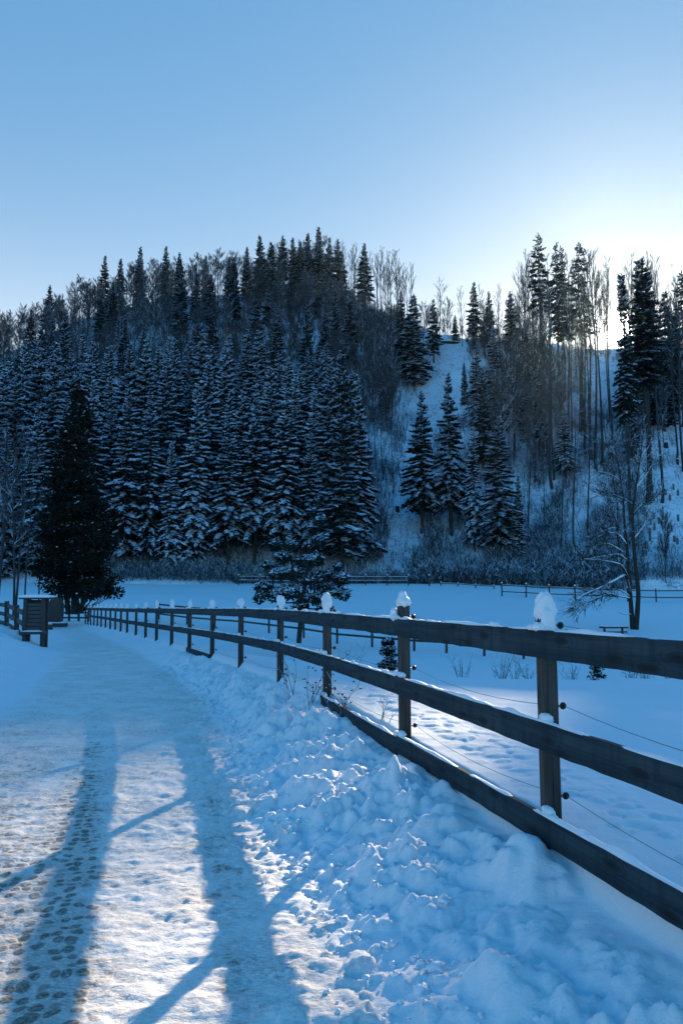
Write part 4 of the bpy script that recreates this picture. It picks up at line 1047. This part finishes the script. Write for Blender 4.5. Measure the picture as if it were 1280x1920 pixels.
def twigs(P, rad, n, L0, up=.2):
    for k in range(n):
        i = rf_.randrange(len(P) // 4, len(P)); i = min(i, len(P) - 1)
        d = P[min(i + 1, len(P) - 1)] - P[max(i - 1, 0)]; d /= np.linalg.norm(d) + 1e-9
        q = d + np.array([rf_.gauss(0, .7), rf_.gauss(0, .7), rf_.gauss(up, .55)]); q /= np.linalg.norm(q)
        Lk = L0 * rf_.uniform(.4, 1.1); pts = [P[i]]
        for j in range(4):
            q = q + np.array([rf_.gauss(0, .18), rf_.gauss(0, .18), rf_.gauss(0, .15)]); q /= np.linalg.norm(q); pts.append(pts[-1] + q * Lk / 4)
        twb.tube(pts, [.017, .014, .012, .009, .006], 3, cap=False)
        for m_ in range(4):
            j = rf_.randrange(1, 5); q2 = q + np.array([rf_.gauss(0, .6), rf_.gauss(0, .6), rf_.gauss(0, .5)]); q2 /= np.linalg.norm(q2)
            twb.tube([pts[j], pts[j] + q2 * Lk * .2, pts[j] + q2 * Lk * .4 + np.array([0, 0, -.02])], [.013, .010, .007], 3, cap=False)
A_, ra = limb([(1186, 1194), (1183, 1140), (1179, 1090), (1176, 1040), (1171, 990), (1167, 930), (1160, 880), (1150, 822)], .15, .02, .5, snowy=False)
B_, rb2 = limb([(1191, 1192), (1195, 1140), (1196, 1105), (1191, 1060), (1187, 1010), (1186, 960), (1192, 910), (1198, 870), (1205, 815)], .16, .02, -.5, snowy=False)
C_, rc_ = limb([(1181, 1110), (1175, 1085), (1166, 1060), (1160, 1020), (1156, 990), (1158, 950), (1150, 905), (1146, 868)], .09, .015, .8, snowy=False)
for P, q in ((A_, ra), (B_, rb2), (C_, rc_)): twigs(P[len(P) // 2:], q, 38, 1.3, .6)
BR = [[(1181, 1122), (1160, 1118), (1140, 1115), (1105, 1128), (1080, 1142)], [(1180, 1118), (1165, 1108), (1150, 1106), (1125, 1120)], [(1178, 1085), (1166, 1062), (1150, 1055), (1120, 1050), (1095, 1048)], [(1172, 1078), (1150, 1090), (1120, 1105), (1090, 1118), (1075, 1138)], [(1176, 1052), (1160, 1040), (1135, 1042), (1108, 1047)], [(1174, 1020), (1160, 1003), (1140, 1000), (1112, 1010)], [(1170, 1000), (1158, 990), (1135, 992)], [(1186, 968), (1200, 950), (1217, 943), (1232, 928)], [(1166, 945), (1150, 930), (1126, 926)], [(1160, 990), (1150, 965), (1142, 945), (1134, 922)], [(1187, 947), (1170, 935), (1156, 930)], [(1191, 915), (1210, 892), (1224, 868)], [(1162, 902), (1145, 890), (1120, 884)], [(1183, 1152), (1168, 1152), (1158, 1146)], [(1198, 872), (1186, 850), (1180, 825)], [(1200, 860), (1216, 838), (1222, 820)], [(1156, 858), (1138, 836)], [(1188, 1010), (1205, 990), (1214, 965)], [(1168, 1035), (1140, 1020), (1115, 1022)]]
for k, pts in enumerate(BR):
    ln = abs(pts[0][0] - pts[-1][0]) + abs(pts[0][1] - pts[-1][1])
    P, q = limb(pts, .024 + .0003 * ln, .010, rf_.uniform(-1.3, 1.3) * min(1, ln / 60))
    if k != 13: twigs(P, q, 10 + int(ln / 3.2), 1.0, .05 if pts[0][1] > 1000 else .35)
obj('trunk', trb.mesh('trunk', M['bare'], True), tree); obj('crown', twb.mesh('crown', M['bare']), tree); obj('snow_load', snb.mesh('snow_load', M['snow'], True), tree)

# weeds, tufts, small bushes
def weed(px, base, h, label, seed, Y=None, n=10, fan=.35, group=None, name='dry_weed', th=.004, leaf=False):
    if Y is None:
        hit = ground_hit(px, base, 3, 60); X, Yy, Z = hit
    else: X, Yy = at(px, base, Y)[0], Y
    Z = Hs(X, Yy); r = random.Random(seed); mb = MB()
    for k in range(n):
        a = r.random() * 6.28; q = np.array([cos(a) * fan * r.random(), sin(a) * fan * r.random(), 1.0]); pts = [np.array([r.gauss(0, .03), r.gauss(0, .03), -.05])]
        L_ = h * r.uniform(.5, 1.1)
        for j in range(5):
            q = q + np.array([r.gauss(0, .13), r.gauss(0, .13), -.06 * j * fan]); q /= np.linalg.norm(q); pts.append(pts[-1] + q * L_ / 5)
        mb.tube(pts, [th, th, th * .8, th * .7, th * .6, th * .4], 3, cap=False)
        for m_ in range(4):
            j = r.randrange(2, 6); q2 = q + np.array([r.gauss(0, .8), r.gauss(0, .8), r.gauss(.1, .4)]); q2 /= np.linalg.norm(q2)
            mb.tube([pts[j], pts[j] + q2 * h * .1, pts[j] + q2 * h * .17], [th * .6, th * .5, th * .4], 3, cap=False)
            if leaf: mb.blob(pts[j] + q2 * h * .17, (th * 3, th * 3, th * 2.2), k, .2, 3, 4)
    o = obj(name, mb.mesh(name, M['shrub'])); o.location = (X, Yy, Z)
    return tag(o, label, 'weed' if name == 'dry_weed' else 'bush', group)
weed(548, 1272, .55, 'thin curved dry stalks behind the fence, just right of the fourth near post', 1, Y=8.9, n=4, leaf=True)
weed(580, 1290, .6, 'tall tangled dry stalks between the third and fourth posts', 2, Y=8.3, n=6, fan=.6, leaf=True)
weed(640, 1318, .5, 'arching dry seed-head stalks just right of the third near post', 3, Y=7.4, n=6, fan=.7, leaf=True)
0 and weed(662, 1325, .4, 'small dry stalks with brown seed heads halfway to the second near post', 4, Y=7.1, n=5, fan=.7, leaf=True)
weed(712, 1345, .3, 'faint dry stalks right beside the second near post, on its left', 5, Y=6.6, n=4, fan=.8)
TU = 'dry tufts poking from the snow in the dip of the field'
for i, (px, base, hp, n, lab) in enumerate(((660, 1214, 20, 9, 'small dry tuft left of the dark bush'), (865, 1240, 24, 12, 'dry tuft between the second and nearest snow-capped posts'), (937, 1245, 27, 14, 'wide dry tuft left of the nearest post'), (966, 1247, 24, 9, 'upright dry stalks left of the nearest post'), (988, 1248, 28, 9, 'upright dry stalks touching the nearest post'), (1072, 1256, 26, 12, 'dry tuft between the nearest post and the small spruce seedling'), (1180, 1268, 28, 14, 'fan-shaped dry tuft right of the small spruce seedling'), (1208, 1262, 20, 18, 'dense dry tuft right of the fan-shaped one'), (1254, 1272, 18, 12, 'last dry tuft by the right edge of the picture'), (625, 1222, 14, 7, 'tiny dry tuft seen right of the third near post'))):
    Yt = 16.5 if px > 700 else 24
    d = at(px, base, Yt); Z = Hs(d[0], Yt); h = (base - 0) and hp / FPX * Yt * 1.3
    weed(px, base, max(h, .2) + max(0, d[2] - Z) * .8, lab, 40 + i, Y=Yt, n=n, fan=.45, group=None, th=.005)
def little_conifer(px, Yt, top, half, label, seed, name='spruce_seedling', snow=.3):
    d = at(px, top, Yt); Z = Hs(d[0], Yt); h = d[2] - Z; w_ = half / FPX * Yt; r = random.Random(seed); pads = []
    for k in range(26):
        f = r.random() ** .8; a = r.random() * 6.28; rr = w_ * (1 - f) * r.uniform(.4, 1)
        pads.append(((cos(a) * rr, sin(a) * rr, h * (.08 + .9 * f)), (.11 * h + .04, .11 * h + .04, .06 * h)))
    put(name, (d[0], Yt, Z), pad_meshes(name, [([(0, 0, -.1), (0, 0, h * .5), (0, 0, h)], [.03 * h, .02 * h, .005])], pads, seed, snow, leaf=.045 * h + .01, dens=900), label, cat='sapling')
little_conifer(1117, 16.5, 1238, 19, 'tiny dark spruce seedling in the dip, right of the nearest post', 3)
little_conifer(727, 24, 1197, 24, 'small dark snowy bush behind the fence, left of the second post', 4, 'small_bush', .5)

# plastic guards round the young trees on the slope, stumps, the dark scarp edge
GP = [(575, 1110), (765, 1100), (825, 1180), (810, 1000), (900, 1085), (970, 1150), (755, 1250), (755, 1350), (668, 1480), (712, 1480), (660, 1610), (960, 1020), (1100, 1200), (1140, 1370), (1195, 1410), (890, 1540), (1010, 1630), (1200, 1030), (1075, 710), (1130, 540), (1200, 630), (1005, 620), (280, 1050)]
gm = MB(); k = 10; V = []
for z_, r_ in ((-.1, .15), (.85, .15), (.85, .135), (-.1, .135)): V += [(cos(6.283 * j / k) * r_, sin(6.283 * j / k) * r_, z_) for j in range(k)]
gm.add(V, [(a * k + j, a * k + (j + 1) % k, (a + 1) * k + (j + 1) % k, (a + 1) * k + j) for a in range(3) for j in range(k)])
gme = gm.mesh('guard', M['guard']); stk = MB().box((.17, 0, .45), (.04, .04, 1.1)).mesh('stake', M['farwood']); snc = MB().blob((0, 0, .0), (.19, .19, .06), 3, .2, 2, 6).mesh('snow_collar', M['snow'], True)
for i, (x, y_) in enumerate(GP):
    hit = ground_hit(1130 + x / 8.533, 850 + (y_ + 45) / 8.533)
    if hit is None: continue
    o = tag(empty('tree_guard', hit, rng.random() * 6), 'pale tube guarding a young tree on the snowy slope right of the bare forked tree', 'tree guard', 'young-tree guards on the right slope')
    obj('tube', gme, o); obj('stake', stk, o)
for px, py, r_, lab in ((710, 1027, .28, 'lowest dark stump in the gully above the far fence'), (724, 993, .22, 'small stump in the middle of the gully'), (745, 958, .3, 'upper dark stump in the gully by the lone slim tree'), (1145, 856, .4, 'dark stump left of the tall trunks under the sun'), (1248, 838, .35, 'dark stump on the open snow near the right edge'), (1270, 870, .2, 'small stump at the right edge of the open snow slope'), (1053, 672, .35, 'stump on the crest snow left of the sun gap')):
    hit = ground_hit(px, py)
    if hit is None: continue
    o = tag(empty('tree_stump', hit, rng.random() * 6), lab, 'stump')
    obj('stump_wood', MB().tube([(0, 0, -.3), (0, 0, .1), (0, 0, .75)], [r_ * 1.4, r_ * 1.1, r_], 9).mesh('stump_wood', M['bark']), o)
    obj('snow_cap', MB().blob((0, 0, .78), (r_ * .95, r_ * .95, .14), 3, .2, 2, 8).mesh('snow_cap', M['snow'], True), o)
hit = ground_hit(850, 646)
if hit:  # log-shaped tube stands in for the dark root ledge of the scarp
    o = tag(empty('scarp_ledge', hit, .1), 'dark root ledge along the top of the bare snow patch below the saddle', 'log')
    obj('ledge_wood', MB().tube([(-3.0, 0, .45), (-1, .1, .5), (1, 0, .35), (2.6, 0, .15)], [.28, .32, .3, .2], 8).mesh('ledge_wood', M['bark']), o)
    obj('log_snow', MB().tube([(-2.9, 0, .72), (-1, .1, .8), (1, 0, .62), (2.5, 0, .33)], [.12, .2, .18, .1], 6).mesh('log_snow', M['snow'], True), o)

# loose crumbs of ploughed snow
rc = np.random.default_rng(4); cm = MB(); k = 0
while k < 520:
    Yc = 2.2 + 9 * rc.random() ** 1.5; wd0 = float(np.interp(Yc, [0, 3, 6, 10], [1.0, 1.05, 1.15, .95])); t0 = rc.normal(.15, .16)
    if t0 > .95 or t0 < -.6: continue
    Xc = float(xf(Yc)) - wd0 + t0 * wd0; sz = min(.035, .005 + rc.exponential(.006)); 
    cm.blob((Xc, Yc, Hs(Xc, Yc) + sz * .25), (sz * rc.uniform(.8, 1.4), sz * rc.uniform(.8, 1.3), sz * .75), int(rc.integers(0, 999)), .7, 2.0, 7); k += 1
tag(obj('snow_crumbs', cm.mesh('snow_crumbs', M['snow'], True)), 'loose crumbs of ploughed snow along the foot of the bank', kind='stuff')
# ------------------------------------------------------------------ undergrowth nobody could count
def brush(name, label, spots, seed):
    r = np.random.default_rng(seed); n = len(spots); S = np.array(spots)
    k = 5; Q = []
    X = np.repeat(S[:, 0], k) + r.normal(0, .35, n * k) * np.repeat(S[:, 3], k); Y = np.repeat(S[:, 1], k) + r.normal(0, .35, n * k) * np.repeat(S[:, 3], k)
    Z = H(X, Y, False) - .1; hh = np.repeat(S[:, 2], k) * r.uniform(.45, 1.1, n * k)
    wd = r.uniform(.012, .028, n * k) * np.clip(hh, .8, 2.5); an = r.uniform(0, 2 * pi, n * k)
    lx, ly = r.normal(0, .22, n * k) * hh, r.normal(0, .22, n * k) * hh
    ux, uy = np.cos(an) * wd, np.sin(an) * wd
    def qd(x0, y0, z0, x1, y1, z1, ux, uy):
        Q.append(np.stack([np.stack([x0 - ux, y0 - uy, z0], -1), np.stack([x0 + ux, y0 + uy, z0], -1), np.stack([x1 + ux * .3, y1 + uy * .3, z1], -1), np.stack([x1 - ux * .3, y1 - uy * .3, z1], -1)], 1))
    qd(X, Y, Z, X + lx, Y + ly, Z + hh, ux, uy)
    for j in range(6):
        f = r.uniform(.25, .95, n * k); a2 = r.uniform(0, 2 * pi, n * k); l2 = hh * r.uniform(.12, .35, n * k)
        x0, y0, z0 = X + lx * f, Y + ly * f, Z + hh * f
        qd(x0, y0, z0, x0 + np.cos(a2) * l2, y0 + np.sin(a2) * l2, z0 + l2 * r.uniform(.3, 1.1, n * k), ux * .7, uy * .7)
    V = np.concatenate(Q).reshape(-1, 3).astype(np.float32); nf = len(V) // 4
    me = bpy.data.meshes.new(name); me.vertices.add(len(V)); me.vertices.foreach_set('co', V.ravel())
    me.loops.add(nf * 4); me.loops.foreach_set('vertex_index', np.arange(nf * 4, dtype=np.int32))
    me.polygons.add(nf); me.polygons.foreach_set('loop_start', np.arange(0, nf * 4, 4, dtype=np.int32)); me.polygons.foreach_set('loop_total', np.full(nf, 4, dtype=np.int32))
    me.materials.append(M['shrub']); me.update()
    return tag(obj(name, me), label, 'undergrowth', kind='stuff')
rb = random.Random(11)
sp1, sp2, sp3 = [], [], []
while len(sp1) < 5200:                                   # upper wood: saplings and brush under the beeches
    p = rb.uniform(-80, 790); fr = rb.random(); D = 108 + (crestD(p) - 108) * fr
    if p > 690 and fr < .45: continue
    if float(vnoise(np.array([p * .03]), np.array([D * .12]), 3)[0]) < -.25: continue
    if p > 740 and fr < .9: continue
    sp1.append(((p - 640) / FPX * D * 1.03, D, rb.uniform(1.5, 4.2) * (1.2 if p < 500 else .9), 1.6))
brush('upper_brush', 'dark brush and saplings under the bare trees of the upper left hillside', sp1, 1)
while len(sp2) < 8000:                                   # right slope
    p = rb.uniform(690, 1330); fr = rb.random() ** 1.2; D = 105 + (crestD(p) - 105) * fr
    v = float(vnoise(np.array([p * .022]), np.array([D * .11]), 9)[0])
    open_ = (abs(p - np.interp(D, [104, 130, 160, 190], [735, 765, 800, 850])) < 28) or (p > 1195 and D < 145) or (1200 < p)
    if open_ and rb.random() < .86: continue
    if v < -.05 and rb.random() < .75: continue
    if 1110 < p < 1175 and D > 150: continue
    if 785 < p < 878 and D > 148: continue
    sp2.append(((p - 640) / FPX * D * 1.02, D, rb.uniform(.6, 2.0) * (1 if p > 1050 else 1.25), 1.3))
brush('slope_brush', 'thin frosted brush scattered over the snowy right slope', sp2, 2)
while len(sp3) < 4600:                                   # along the foot of the wood
    p = rb.uniform(150, 1330); D = 101.6 + abs(rb.gauss(0, 3.0))
    if 1200 < p and rb.random() < .6: continue
    sp3.append(((p - 640) / FPX * D, D, rb.uniform(.7, 1.8) * (1.5 if 780 < p < 1130 else 1), 1.2))
brush('edge_brush', 'frosted thicket along the foot of the wooded hill behind the far fences', sp3, 3)

# ------------------------------------------------------------------ cold air
hz = MB().box((0, 0, 62), (3300, 3300, 146))
m, t, b = mat('air', (1, 1, 1)); t.nodes.remove(b)
pv = nd(t, 'ShaderNodeVolumePrincipled'); pv.inputs['Color'].default_value = (.55, .82, 1, 1); pv.inputs['Density'].default_value = .000028; pv.inputs['Anisotropy'].default_value = .84
t.links.new(pv.outputs[0], t.nodes['Material Output'].inputs['Volume'])
tag(obj('haze', hz.mesh('haze', m)), kind='stuff')
